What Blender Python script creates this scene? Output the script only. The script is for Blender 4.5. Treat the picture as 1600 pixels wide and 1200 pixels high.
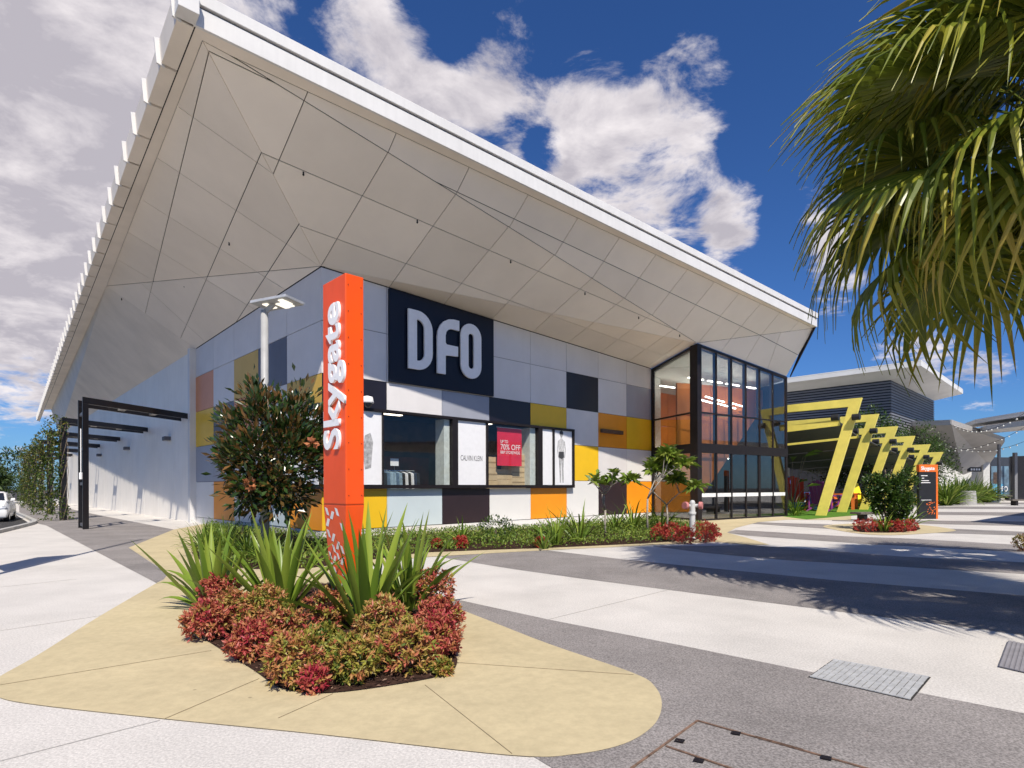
import bpy, bmesh, math, random
import numpy as np
from mathutils import Vector, Matrix, Quaternion
for o in list(bpy.data.objects): bpy.data.objects.remove(o)
S = bpy.context.scene
COL = S.collection
V = Vector
# ---------------------------------------------------------------- camera
F, CX, HY, ROLL, CAMH = 905.5, 800.0, 761.7, 0.0029, 1.6
cr, sr = math.cos(ROLL), math.sin(ROLL)
RIGHT, UP, FWD = V((cr, 0, -sr)), V((sr, 0, cr)), V((0, 1, 0))
EYE = V((0, 0, CAMH))
cam = bpy.data.cameras.new('camera'); cam.sensor_width = 36; cam.lens = F / 1600 * 36
cam.shift_y = (HY - 600) / 1600; cam.clip_end = 3000; cam.clip_start = 0.05
cam_o = bpy.data.objects.new('camera', cam); COL.objects.link(cam_o)
M = Matrix.Identity(4)
for i in range(3):
    M[i][0], M[i][1], M[i][2], M[i][3] = RIGHT[i], UP[i], -FWD[i], EYE[i]
cam_o.matrix_world = M
S.camera = cam_o
S.render.resolution_x, S.render.resolution_y = 1024, 768
# ---------------------------------------------------------------- light
EL = math.radians(50)
SUN = V((0.26 * math.cos(EL), -0.966 * math.cos(EL), math.sin(EL))).normalized()
sl = bpy.data.lights.new('sun', 'SUN'); sl.energy = 4.0; sl.angle = math.radians(0.55); sl.color = (1.0, 0.925, 0.81)
so = bpy.data.objects.new('sun', sl); COL.objects.link(so); so.rotation_euler = SUN.to_track_quat('Z', 'Y').to_euler()
so.location = (0, -20, 40)
S.view_settings.view_transform = 'Standard'; S.view_settings.look = 'None'
S.view_settings.exposure = 0.52; S.view_settings.gamma = 1.0; S.view_settings.use_curve_mapping = False

def ray(px, py):
    return FWD + RIGHT * ((px - CX) / F) + UP * ((HY - py) / F)
def G(px, py, z=0.0):
    d = ray(px, py); return EYE + d * ((z - CAMH) / d.z)
def D(px, py, depth):
    return EYE + ray(px, py) * depth
def onplane(px, py, p0, n):
    d = ray(px, py); return EYE + d * ((p0 - EYE).dot(n) / d.dot(n))

# sky with clouds
W = bpy.data.worlds.new('World'); S.world = W; W.use_nodes = True
nt = W.node_tree; nt.nodes.clear()
def wn(t, **k):
    n = nt.nodes.new(t)
    for a, b in k.items(): setattr(n, a, b)
    return n
def L(a, b): nt.links.new(a, b)
def wmath(op, a, b=None, c=None, clamp=False):
    n = wn('ShaderNodeMath', operation=op); n.use_clamp = clamp
    for i, x in enumerate((a, b, c)):
        if x is None: continue
        if isinstance(x, (int, float)): n.inputs[i].default_value = x
        else: L(x, n.inputs[i])
    return n.outputs[0]
sky = wn('ShaderNodeTexSky'); sky.sky_type = 'NISHITA'; sky.sun_disc = False
sky.sun_elevation = EL; sky.sun_rotation = math.atan2(SUN.x, SUN.y); sky.air_density = 1.0; sky.dust_density = 0.25; sky.ozone_density = 3.0
tint = wn('ShaderNodeMix', data_type='RGBA', blend_type='MULTIPLY'); tint.inputs[0].default_value = 1
L(sky.outputs[0], tint.inputs[6]); tint.inputs[7].default_value = (0.25, 0.44, 0.74, 1)
tc = wn('ShaderNodeTexCoord')
sep = wn('ShaderNodeSeparateXYZ'); L(tc.outputs['Generated'], sep.inputs[0])
zz = wmath('ADD', wmath('MAXIMUM', sep.outputs[2], 0.0), 0.22)
comb = wn('ShaderNodeCombineXYZ'); L(wmath('DIVIDE', sep.outputs[0], zz), comb.inputs[0]); L(wmath('DIVIDE', sep.outputs[1], zz), comb.inputs[1]); L(wmath('MULTIPLY', sep.outputs[2], 1.5), comb.inputs[2])
def wnoise(scale, detail, rough, dist=0.0, off=(0, 0, 0)):
    mp = wn('ShaderNodeMapping'); L(comb.outputs[0], mp.inputs[0]); mp.inputs[1].default_value = off
    n = wn('ShaderNodeTexNoise'); L(mp.outputs[0], n.inputs['Vector'])
    n.inputs['Scale'].default_value = scale; n.inputs['Detail'].default_value = detail; n.inputs['Roughness'].default_value = rough; n.inputs['Distortion'].default_value = dist
    return n.outputs['Fac']
# cloud banks: direction (through the view), angular size, weight; negative = clear air
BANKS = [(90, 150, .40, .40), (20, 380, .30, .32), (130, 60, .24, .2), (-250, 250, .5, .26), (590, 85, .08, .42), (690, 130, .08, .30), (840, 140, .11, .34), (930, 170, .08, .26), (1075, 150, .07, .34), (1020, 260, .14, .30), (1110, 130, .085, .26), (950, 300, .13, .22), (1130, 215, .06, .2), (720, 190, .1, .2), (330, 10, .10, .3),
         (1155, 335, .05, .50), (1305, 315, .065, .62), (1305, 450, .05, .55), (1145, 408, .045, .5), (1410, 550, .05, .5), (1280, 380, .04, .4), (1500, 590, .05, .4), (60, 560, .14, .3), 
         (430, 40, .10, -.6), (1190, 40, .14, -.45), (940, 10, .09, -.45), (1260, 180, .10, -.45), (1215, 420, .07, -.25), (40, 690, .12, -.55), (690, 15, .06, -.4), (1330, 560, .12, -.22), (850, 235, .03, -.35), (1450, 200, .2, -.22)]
acc = None
for px, py, r, w in BANKS:
    d = ray(px, py).normalized()
    dp = wn('ShaderNodeVectorMath', operation='DOT_PRODUCT'); L(tc.outputs['Generated'], dp.inputs[0]); dp.inputs[1].default_value = d
    mr = wn('ShaderNodeMapRange', interpolation_type='SMOOTHSTEP'); L(dp.outputs['Value'], mr.inputs[0])
    mr.inputs[1].default_value = math.cos(r * 1.35); mr.inputs[2].default_value = math.cos(r * 0.25); mr.inputs[3].default_value = 0; mr.inputs[4].default_value = w
    acc = mr.outputs[0] if acc is None else wmath('ADD', acc, mr.outputs[0])
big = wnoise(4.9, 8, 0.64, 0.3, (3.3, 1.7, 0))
dens = wmath('ADD', wmath('MULTIPLY', big, 2.3), wmath('ADD', acc, -1.43))  # offset raised to add unseen cloud behind the camera as white fill light
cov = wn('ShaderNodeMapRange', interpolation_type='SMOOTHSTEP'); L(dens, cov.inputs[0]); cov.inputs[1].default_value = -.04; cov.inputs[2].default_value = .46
shade = wn('ShaderNodeMapRange'); L(wmath('ADD', wmath('MULTIPLY', dens, 0.22), wmath('MULTIPLY', wnoise(5.5, 6, 0.6, 0.3, (7, 2, 1)), 1.1)), shade.inputs[0])
shade.inputs[1].default_value = .46; shade.inputs[2].default_value = .80
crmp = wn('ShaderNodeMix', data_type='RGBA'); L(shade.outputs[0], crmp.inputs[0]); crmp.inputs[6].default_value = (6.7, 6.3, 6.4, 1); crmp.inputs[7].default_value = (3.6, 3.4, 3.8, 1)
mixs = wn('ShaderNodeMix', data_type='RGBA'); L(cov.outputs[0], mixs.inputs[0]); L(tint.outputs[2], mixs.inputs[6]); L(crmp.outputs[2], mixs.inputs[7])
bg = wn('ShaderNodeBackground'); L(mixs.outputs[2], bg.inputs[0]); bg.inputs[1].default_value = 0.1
W.cycles.sampling_method = 'MANUAL'; W.cycles.sample_map_resolution = 512
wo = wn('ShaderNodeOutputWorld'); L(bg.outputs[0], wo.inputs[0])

# ---------------------------------------------------------------- materials
MATS = {}
def mat(name, col, rough=0.6, var=0.08, scale=6.0, bump=0.0, bscale=40.0, spec=0.5, metal=0.0, col2=None, spscale=None, sp=0.0, emit=0, streak=0.0, bdist=0.01, stain=0.0, objvar=0.0):
    if name in MATS: return MATS[name]
    m = bpy.data.materials.new(name); m.use_nodes = True; t = m.node_tree; b = t.nodes['Principled BSDF']
    b.inputs['Roughness'].default_value = rough; b.inputs['Metallic'].default_value = metal; b.inputs['Specular IOR Level'].default_value = spec
    g = t.nodes.new('ShaderNodeNewGeometry')
    n = t.nodes.new('ShaderNodeTexNoise'); n.inputs['Scale'].default_value = scale; n.inputs['Detail'].default_value = 5; n.inputs['Roughness'].default_value = .6
    t.links.new(g.outputs['Position'], n.inputs['Vector'])
    mx = t.nodes.new('ShaderNodeMix'); mx.data_type = 'RGBA'
    c = V(col[:3]); c2 = V(col2[:3]) if col2 else c * (1 - 2.2 * var)
    c1 = c if col2 else c * (1 + 1.2 * var)
    mr = t.nodes.new('ShaderNodeMapRange'); mr.inputs[1].default_value = .3; mr.inputs[2].default_value = .7
    t.links.new(n.outputs['Fac'], mr.inputs[0]); t.links.new(mr.outputs[0], mx.inputs[0])
    mx.inputs[6].default_value = (*c1, 1); mx.inputs[7].default_value = (*c2, 1)
    out = mx.outputs[2]
    if sp:
        n2 = t.nodes.new('ShaderNodeTexNoise'); n2.inputs['Scale'].default_value = spscale; n2.inputs['Detail'].default_value = 3; n2.inputs['Roughness'].default_value = .75
        t.links.new(g.outputs['Position'], n2.inputs['Vector'])
        m2 = t.nodes.new('ShaderNodeMapRange'); m2.inputs[1].default_value = .35; m2.inputs[2].default_value = .65; m2.inputs[3].default_value = 1 - sp; m2.inputs[4].default_value = 1 + sp * .6
        t.links.new(n2.outputs['Fac'], m2.inputs[0])
        mu = t.nodes.new('ShaderNodeMix'); mu.data_type = 'RGBA'; mu.blend_type = 'MULTIPLY'; mu.inputs[0].default_value = 1
        t.links.new(out, mu.inputs[6]); t.links.new(m2.outputs[0], mu.inputs[7]); out = mu.outputs[2]
    if objvar:
        oi = t.nodes.new('ShaderNodeObjectInfo'); m6 = t.nodes.new('ShaderNodeMapRange'); m6.inputs[3].default_value = 1 - objvar; m6.inputs[4].default_value = 1 + objvar; t.links.new(oi.outputs['Random'], m6.inputs[0])
        mu = t.nodes.new('ShaderNodeMix'); mu.data_type = 'RGBA'; mu.blend_type = 'MULTIPLY'; mu.inputs[0].default_value = 1
        t.links.new(out, mu.inputs[6]); t.links.new(m6.outputs[0], mu.inputs[7]); out = mu.outputs[2]
    if stain:
        n4 = t.nodes.new('ShaderNodeTexNoise'); n4.inputs['Scale'].default_value = .55; n4.inputs['Detail'].default_value = 7; n4.inputs['Roughness'].default_value = .68; n4.inputs['Distortion'].default_value = .6
        t.links.new(g.outputs['Position'], n4.inputs['Vector'])
        m4_ = t.nodes.new('ShaderNodeMapRange'); m4_.inputs[1].default_value = .50; m4_.inputs[2].default_value = .72; m4_.inputs[3].default_value = 1; m4_.inputs[4].default_value = 1 - stain
        t.links.new(n4.outputs['Fac'], m4_.inputs[0])
        vo = t.nodes.new('ShaderNodeTexVoronoi'); vo.inputs['Scale'].default_value = 1.7; t.links.new(g.outputs['Position'], vo.inputs['Vector'])
        m5 = t.nodes.new('ShaderNodeMapRange'); m5.inputs[1].default_value = .018; m5.inputs[2].default_value = .030; m5.inputs[3].default_value = .62; m5.inputs[4].default_value = 1; t.links.new(vo.outputs['Distance'], m5.inputs[0])
        mm = t.nodes.new('ShaderNodeMath'); mm.operation = 'MULTIPLY'; t.links.new(m4_.outputs[0], mm.inputs[0]); t.links.new(m5.outputs[0], mm.inputs[1])
        mu = t.nodes.new('ShaderNodeMix'); mu.data_type = 'RGBA'; mu.blend_type = 'MULTIPLY'; mu.inputs[0].default_value = 1
        t.links.new(out, mu.inputs[6]); t.links.new(mm.outputs[0], mu.inputs[7]); out = mu.outputs[2]
    if streak:
        mp = t.nodes.new('ShaderNodeMapping'); mp.inputs[3].default_value = (9, 9, .35); t.links.new(g.outputs['Position'], mp.inputs[0])
        n3 = t.nodes.new('ShaderNodeTexNoise'); n3.inputs['Scale'].default_value = 1.0; n3.inputs['Detail'].default_value = 4; t.links.new(mp.outputs[0], n3.inputs['Vector'])
        m3 = t.nodes.new('ShaderNodeMapRange'); m3.inputs[1].default_value = .4; m3.inputs[2].default_value = .75; m3.inputs[3].default_value = 1; m3.inputs[4].default_value = 1 - streak
        t.links.new(n3.outputs['Fac'], m3.inputs[0])
        mu = t.nodes.new('ShaderNodeMix'); mu.data_type = 'RGBA'; mu.blend_type = 'MULTIPLY'; mu.inputs[0].default_value = 1
        t.links.new(out, mu.inputs[6]); t.links.new(m3.outputs[0], mu.inputs[7]); out = mu.outputs[2]
    t.links.new(out, b.inputs['Base Color'])
    mrr = t.nodes.new('ShaderNodeMapRange'); mrr.inputs[3].default_value = max(rough - .08, .02); mrr.inputs[4].default_value = min(rough + .1, 1)
    t.links.new(n.outputs['Fac'], mrr.inputs[0]); t.links.new(mrr.outputs[0], b.inputs['Roughness'])
    if bump:
        nb = t.nodes.new('ShaderNodeTexNoise'); nb.inputs['Scale'].default_value = bscale; nb.inputs['Detail'].default_value = 3
        t.links.new(g.outputs['Position'], nb.inputs['Vector'])
        bp = t.nodes.new('ShaderNodeBump'); bp.inputs['Strength'].default_value = bump; bp.inputs['Distance'].default_value = bdist
        t.links.new(nb.outputs['Fac'], bp.inputs['Height']); t.links.new(bp.outputs[0], b.inputs['Normal'])
    if emit:
        b.inputs['Emission Color'].default_value = (*col[:3], 1); b.inputs['Emission Strength'].default_value = emit
    MATS[name] = m; return m
def leafmat(name, stops, rough=.45, trans=.3, spec=.4):
    m = bpy.data.materials.new(name); m.use_nodes = True; t = m.node_tree; b = t.nodes['Principled BSDF']
    a = t.nodes.new('ShaderNodeAttribute'); a.attribute_name = 'tint'
    r = t.nodes.new('ShaderNodeValToRGB'); e = r.color_ramp.elements
    while len(e) < len(stops): e.new(.5)
    for i, (p, c) in enumerate(stops): e[i].position = p; e[i].color = (*c, 1)
    t.links.new(a.outputs['Fac'], r.inputs[0]); t.links.new(r.outputs[0], b.inputs['Base Color'])
    b.inputs['Roughness'].default_value = rough; b.inputs['Specular IOR Level'].default_value = spec
    tr = t.nodes.new('ShaderNodeBsdfTranslucent'); t.links.new(r.outputs[0], tr.inputs[0])
    mx = t.nodes.new('ShaderNodeMixShader'); mx.inputs[0].default_value = trans
    t.links.new(b.outputs[0], mx.inputs[1]); t.links.new(tr.outputs[0], mx.inputs[2]); t.links.new(mx.outputs[0], t.nodes['Material Output'].inputs[0])
    MATS[name] = m; return m
def glassmat(name, tintc=(.75, .8, .8), ior=1.5, rough=0.0):
    m = bpy.data.materials.new(name); m.use_nodes = True; t = m.node_tree; t.nodes.remove(t.nodes['Principled BSDF'])
    lw_ = t.nodes.new('ShaderNodeLayerWeight'); lw_.inputs[0].default_value = .5
    pw = t.nodes.new('ShaderNodeMath'); pw.operation = 'POWER'; pw.inputs[1].default_value = 4.5; t.links.new(lw_.outputs['Facing'], pw.inputs[0])
    fr = t.nodes.new('ShaderNodeMath'); fr.operation = 'MULTIPLY_ADD'; fr.inputs[1].default_value = 1 - ior; fr.inputs[2].default_value = ior; t.links.new(pw.outputs[0], fr.inputs[0])
    g = t.nodes.new('ShaderNodeNewGeometry'); n = t.nodes.new('ShaderNodeTexNoise'); n.inputs['Scale'].default_value = .7; t.links.new(g.outputs['Position'], n.inputs[0])
    bp = t.nodes.new('ShaderNodeBump'); bp.inputs['Strength'].default_value = .06; bp.inputs['Distance'].default_value = .05; t.links.new(n.outputs[0], bp.inputs['Height'])
    tr = t.nodes.new('ShaderNodeBsdfTransparent'); tr.inputs[0].default_value = (*tintc, 1)
    gl = t.nodes.new('ShaderNodeBsdfGlossy'); gl.inputs['Roughness'].default_value = rough; pass
    mx = t.nodes.new('ShaderNodeMixShader'); t.links.new(fr.outputs[0], mx.inputs[0]); t.links.new(tr.outputs[0], mx.inputs[1]); t.links.new(gl.outputs[0], mx.inputs[2])
    t.links.new(mx.outputs[0], t.nodes['Material Output'].inputs[0]); MATS[name] = m; return m

concrete = mat('white_aggregate', (.615, .585, .55), .85, .05, 0.9, .5, 90, .2, sp=.24, spscale=55, bdist=.004, stain=.10)
greypave = mat('grey_aggregate', (.285, .262, .252), .85, .1, 0.8, .6, 110, .2, sp=.5, spscale=65, bdist=.004, stain=.10)
tanpave = mat('tan_concrete', (.53, .445, .275), .8, .05, 1.1, .2, 60, .25, sp=.08, spscale=9, stain=.07)
asphalt = mat('asphalt', (.06, .058, .058), .9, .1, 2, .5, 120, .2, sp=.3, spscale=90)
mulchm = mat('mulch_soil', (.055, .03, .022), .95, .3, 14, .9, 45, .1, sp=.4, spscale=50)
lawnm = mat('artificial_turf', (.10, .22, .03), .9, .2, 8, .8, 150, .1)
kerbm = mat('kerb_concrete', (.42, .41, .39), .85, .1, 3, .2, 50)
white = mat('white_paint', (.70, .685, .665), .45, .03, 1.2, streak=.05)
whitewall = mat('white_wall_sheet', (.90, .85, .77), .5, .03, .6, streak=.07)
soffit = mat('soffit_sheet', (.87, .785, .685), .55, .035, .35, .04, 3, .3, objvar=.05)
soffit2 = mat('soffit_lining', (.82, .74, .645), .6, .05, .5)
gap = mat('joint_shadow_gap', (.025, .022, .02), .9)
black = mat('black_metal', (.012, .012, .016), .35, .1, 4, spec=.5)
darkframe = mat('dark_window_frame', (.013, .010, .011), .5, .1, 4, spec=.3)
steel = mat('galvanised_steel', (.55, .55, .54), .5, .1, 12, metal=.25)
grey = mat('grey_paint', (.36, .36, .355), .5, .05, 5)
orange = mat('orange_paint', (.86, .085, .004), .38, .04, 1.5, streak=.04)
signwhite = mat('white_acrylic', (.86, .85, .85), .35, .02)
navy = mat('navy_sign_face', (.005, .008, .020), .42, .02, 1, spec=.3)
yellowp = mat('yellow_paint', (.93, .78, .16), .5, .05, 2)
cream = mat('cream_wall', (.72, .70, .64), .7, .05, 2)
bark = mat('bark', (.20, .155, .11), .9, .25, 20, .6, 40)
palebark = mat('pale_bark', (.34, .30, .25), .85, .2, 15, .4, 40)
glass = glassmat('window_glass', (.94, .95, .95), .03)
eglass = glassmat('tinted_entrance_glass', (.76, .79, .79), .12)
carglass = glassmat('car_glass', (.2, .22, .22), .04)
PC = {  # facade sheet colours
 'S': mat('panel_silver', (.70, .675, .665), .42, .03, .7, spec=.5, streak=.015, objvar=.05), 'W': mat('panel_white', (.72, .71, .69), .42, .02, .7, streak=.012),
 'P': mat('panel_pale_blue', (.56, .64, .67), .42, .03, .7), 'G': mat('panel_mid_grey', (.33, .345, .40), .42, .04, .7),
 'D': mat('panel_slate', (.09, .092, .125), .4, .05, .7), 'K': mat('panel_black', (.013, .010, .016), .36, .1, .7), 'B': mat('panel_brown_black', (.030, .018, .022), .4, .1, .7),
 'Y': mat('panel_yellow', (.82, .50, .015), .42, .04, .7), 'M': mat('panel_mustard', (.60, .38, .05), .42, .04, .7), 'O': mat('panel_orange', (.84, .30, .012), .42, .04, .7), 'R': mat('panel_salmon', (.68, .26, .11), .42, .04, .7)}
lf_mag = leafmat('magnolia_leaf', [(0, (.014, .032, .008)), (.5, (.04, .08, .015)), (.75, (.10, .06, .018)), (1, (.20, .10, .03))], .25, .15, .6)
lf_nan = leafmat('nandina_leaf', [(0, (.06, .12, .018)), (.3, (.33, .31, .05)), (.52, (.47, .24, .085)), (.75, (.46, .115, .075)), (1, (.40, .035, .06))], .45, .25)
lf_red = leafmat('red_nandina_leaf', [(0, (.30, .10, .04)), (.5, (.46, .06, .04)), (1, (.40, .02, .035))], .45, .25)
lf_strap = leafmat('strap_leaf', [(0, (.06, .12, .015)), (.6, (.15, .24, .028)), (1, (.28, .36, .05))], .35, .25)
lf_cover = leafmat('ground_cover_leaf', [(0, (.06, .12, .015)), (.6, (.18, .27, .035)), (1, (.32, .36, .07))], .45, .3)
lf_palm = leafmat('palm_frond_leaf', [(0, (.05, .08, .01)), (.5, (.15, .19, .018)), (.85, (.36, .34, .04)), (1, (.46, .35, .06))], .35, .28)
lf_green = leafmat('broad_leaf', [(0, (.018, .045, .008)), (.6, (.055, .11, .015)), (1, (.13, .18, .03))], .35, .25)
lf_vine = leafmat('vine_leaf', [(0, (.025, .055, .008)), (.6, (.07, .11, .015)), (1, (.20, .16, .02))], .4, .3)
lf_far = leafmat('far_leaf', [(0, (.02, .045, .012)), (1, (.07, .11, .025))], .5, .25)
lf_mulch = leafmat('mulch_chip', [(0, (.03, .014, .010)), (.6, (.10, .045, .03)), (1, (.26, .17, .12))], .85, .0)

# ---------------------------------------------------------------- mesh helpers
class MB:
    def __init__(s): s.v = []; s.f = []
    def poly(s, pts):
        b = len(s.v); s.v += [tuple(p) for p in pts]; s.f.append(tuple(range(b, b + len(pts)))); return s
    def prism(s, pts, d):
        n = len(pts); b = len(s.v); s.v += [tuple(p) for p in pts] + [tuple(V(p) + V(d)) for p in pts]
        s.f.append(tuple(range(b + n - 1, b - 1, -1))); s.f.append(tuple(range(b + n, b + 2 * n)))
        for i in range(n): j = (i + 1) % n; s.f.append((b + i, b + j, b + n + j, b + n + i))
        return s
    def box(s, c, x, y, z):
        """box about centre c with half-vectors x, y, z"""
        c, x, y, z = V(c), V(x), V(y), V(z)
        return s.prism([c - x - y - z, c + x - y - z, c + x + y - z, c - x + y - z], z * 2)
    def bar(s, a, b, w, h, up=(0, 0, 1)):
        a, b = V(a), V(b); t = (b - a); l = t.length / 2; t.normalize()
        side = t.cross(V(up))
        if side.length < 1e-4: side = t.cross(V((1, 0, 0)))
        side.normalize(); u = side.cross(t)
        return s.box((a + b) / 2, t * l, side * (w / 2), u * (h / 2))
    def tube(s, pts, r, n=8, cap=True):
        pts = [V(p) for p in pts]; rs = r if isinstance(r, (list, tuple)) else [r] * len(pts); b = len(s.v); prev = None
        for i, p in enumerate(pts):
            t = (pts[min(i + 1, len(pts) - 1)] - pts[max(i - 1, 0)]).normalized()
            if prev is None:
                x = t.cross(V((0, 0, 1)));
                if x.length < .05: x = t.cross(V((1, 0, 0)))
            else: x = prev - t * prev.dot(t)
            x.normalize(); prev = x; y = t.cross(x)
            for k in range(n):
                a = 2 * math.pi * k / n; s.v.append(tuple(p + (x * math.cos(a) + y * math.sin(a)) * rs[i]))
        for i in range(len(pts) - 1):
            for k in range(n):
                k2 = (k + 1) % n; s.f.append((b + i * n + k, b + i * n + k2, b + (i + 1) * n + k2, b + (i + 1) * n + k))
        if cap:
            s.f.append(tuple(range(b + n - 1, b - 1, -1))); e = b + (len(pts) - 1) * n; s.f.append(tuple(range(e, e + n)))
        return s
    def lathe(s, c, prof, n=16):
        return s.tube([V(c) + V((0, 0, z)) for r, z in prof], [r for r, z in prof], n)
    def ring(s, outer, inner, d):
        """flat ring between two loops of equal length, given thickness d"""
        n = len(outer); b = len(s.v)
        for loop in (outer, inner): s.v += [tuple(p) for p in loop]
        for loop in (outer, inner): s.v += [tuple(V(p) + V(d)) for p in loop]
        for i in range(n):
            j = (i + 1) % n
            s.f += [(b + i, b + j, b + n + j, b + n + i), (b + 2 * n + i, b + 3 * n + i, b + 3 * n + j, b + 2 * n + j), (b + i, b + 2 * n + i, b + 2 * n + j, b + j), (b + n + i, b + n + j, b + 3 * n + j, b + 3 * n + i)]
        return s
    def mesh(s, name):
        me = bpy.data.meshes.new(name); me.from_pydata(s.v, [], s.f)
        bm = bmesh.new(); bm.from_mesh(me); bmesh.ops.recalc_face_normals(bm, faces=bm.faces); bm.to_mesh(me); bm.free()
        return me
    def build(s, name, m, parent=None, bevel=0.0, smooth=False, origin=None):
        me = s.mesh(name); me.materials.append(m)
        return link(name, me, parent, bevel, smooth, origin)
def link(name, me, parent=None, bevel=0.0, smooth=False, origin=None):
    o = bpy.data.objects.new(name, me); COL.objects.link(o)
    if smooth:
        me.polygons.foreach_set('use_smooth', [True] * len(me.polygons))
    if bevel:
        md = o.modifiers.new('bevel', 'BEVEL'); md.width = bevel; md.segments = 2; md.limit_method = 'ANGLE'
    if parent is not None:
        o.parent = parent
        if parent.matrix_world != Matrix.Identity(4): o.matrix_parent_inverse = WM(parent).inverted()
    return o
def WM(o):
    m = o.matrix_basis.copy()
    return (WM(o.parent) @ o.matrix_parent_inverse @ m) if o.parent else m
def tag(o, label=None, cat=None, group=None, kind=None):
    for k, v in (('label', label), ('category', cat), ('group', group), ('kind', kind)):
        if v: o[k] = v
    return o
def thing(name, label, cat, group=None, loc=(0, 0, 0)):
    """Empty at the thing's base; parts are written in world coordinates and keep their place"""
    o = bpy.data.objects.new(name, None); COL.objects.link(o); o.location = loc; o.empty_display_size = .2
    return tag(o, label, cat, group)
_lk = link
def link(name, me, parent=None, bevel=0.0, smooth=False, origin=None):
    o = _lk(name, me, None, bevel, smooth)
    if parent is not None:
        o.parent = parent; o.matrix_parent_inverse = WM(parent).inverted()
    return o
def struct(o): o['kind'] = 'structure'; return o
def flat(name, pts, z, m):
    """flat ground sheet through pixel outline"""
    P = [G(*p) for p in pts]; mb = MB(); mb.poly([(p.x, p.y, z) for p in P])
    me = bpy.data.meshes.new(name); me.from_pydata(mb.v, [], mb.f)
    bm = bmesh.new(); bm.from_mesh(me); bmesh.ops.triangulate(bm, faces=bm.faces); 
    for f in bm.faces:
        if f.normal.z < 0: f.normal_flip()
    bm.to_mesh(me); bm.free(); me.materials.append(m)
    return link(name, me)
def spline(pts, n=6, closed=False):
    """Catmull-Rom through 2D points"""
    out = []; N = len(pts)
    for i in range(N if closed else N - 1):
        p = [pts[(i + k - 1) % N] if closed else pts[max(0, min(N - 1, i + k - 1))] for k in range(4)]
        for j in range(n):
            t = j / n
            out.append(tuple(.5 * (2 * p[1][a] + (p[2][a] - p[0][a]) * t + (2 * p[0][a] - 5 * p[1][a] + 4 * p[2][a] - p[3][a]) * t * t + (3 * p[1][a] - p[0][a] - 3 * p[2][a] + p[3][a]) * t ** 3) for a in range(len(pts[0]))))
    if not closed: out.append(tuple(pts[-1]))
    return out
def text(name, body, m, parent, origin, xd, yd, size, extrude=.01, offset=0.0, align='LEFT', sx=1.0, shear=0.0):
    cu = bpy.data.curves.new(name, 'FONT'); cu.body = body; cu.size = size; cu.extrude = extrude; cu.offset = offset; cu.align_x = align; cu.align_y = 'CENTER'; cu.resolution_u = 4; cu.shear = shear
    o = bpy.data.objects.new('tmp', cu); COL.objects.link(o); bpy.context.view_layer.update()
    me = bpy.data.meshes.new_from_object(o); bpy.data.objects.remove(o)
    xd, yd = V(xd).normalized(), V(yd).normalized(); zd = xd.cross(yd)
    m4 = Matrix(((xd.x * sx, yd.x, zd.x, origin[0]), (xd.y * sx, yd.y, zd.y, origin[1]), (xd.z * sx, yd.z, zd.z, origin[2]), (0, 0, 0, 1)))
    me.transform(m4); me.materials.clear(); me.materials.append(m)
    return link(name, me, parent)

# ------- foliage: many small folded leaves in one mesh
def leaves(name, pos, dirs, nrm, length, width, tintv, m, parent=None, fold=.25, droop=0.0):
    """pos, dirs (along leaf), nrm arrays (n,3); a leaf is 2 quads: base, mid-left, tip, mid-right"""
    n = len(pos); dirs = dirs / (np.linalg.norm(dirs, axis=1, keepdims=True) + 1e-9)
    side = np.cross(dirs, nrm); side /= (np.linalg.norm(side, axis=1, keepdims=True) + 1e-9); up = np.cross(side, dirs)
    ln = np.broadcast_to(length, (n,))[:, None]; wd = np.broadcast_to(width, (n,))[:, None]
    v = np.empty((n, 4, 3)); v[:, 0] = pos; mid = pos + dirs * ln * .5
    v[:, 1] = mid + side * wd * .5 + up * wd * fold; v[:, 3] = mid - side * wd * .5 + up * wd * fold
    v[:, 2] = pos + dirs * ln; v[:, 2, 2] -= (droop * ln)[:, 0]
    idx = np.arange(n)[:, None] * 4
    tri = np.concatenate([idx + np.array([[0, 1, 2]]), idx + np.array([[0, 2, 3]])], 1).reshape(-1)
    me = bpy.data.meshes.new(name); me.vertices.add(n * 4); me.vertices.foreach_set('co', v.reshape(-1).astype('f4'))
    me.loops.add(n * 6); me.loops.foreach_set('vertex_index', tri.astype('i4'))
    me.polygons.add(n * 2); me.polygons.foreach_set('loop_start', np.arange(n * 2, dtype='i4') * 3)
    me.update(calc_edges=True)
    a = me.attributes.new('tint', 'FLOAT', 'FACE'); a.data.foreach_set('value', np.repeat(np.clip(tintv, 0, 1), 2).astype('f4'))
    me.materials.append(m)
    return link(name, me, parent)
RN = np.random.default_rng(7)
random.seed(7)
def rdir(n, zb=0.0):
    d = RN.normal(size=(n, 3)); d[:, 2] += zb; return d / np.linalg.norm(d, axis=1, keepdims=True)
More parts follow.
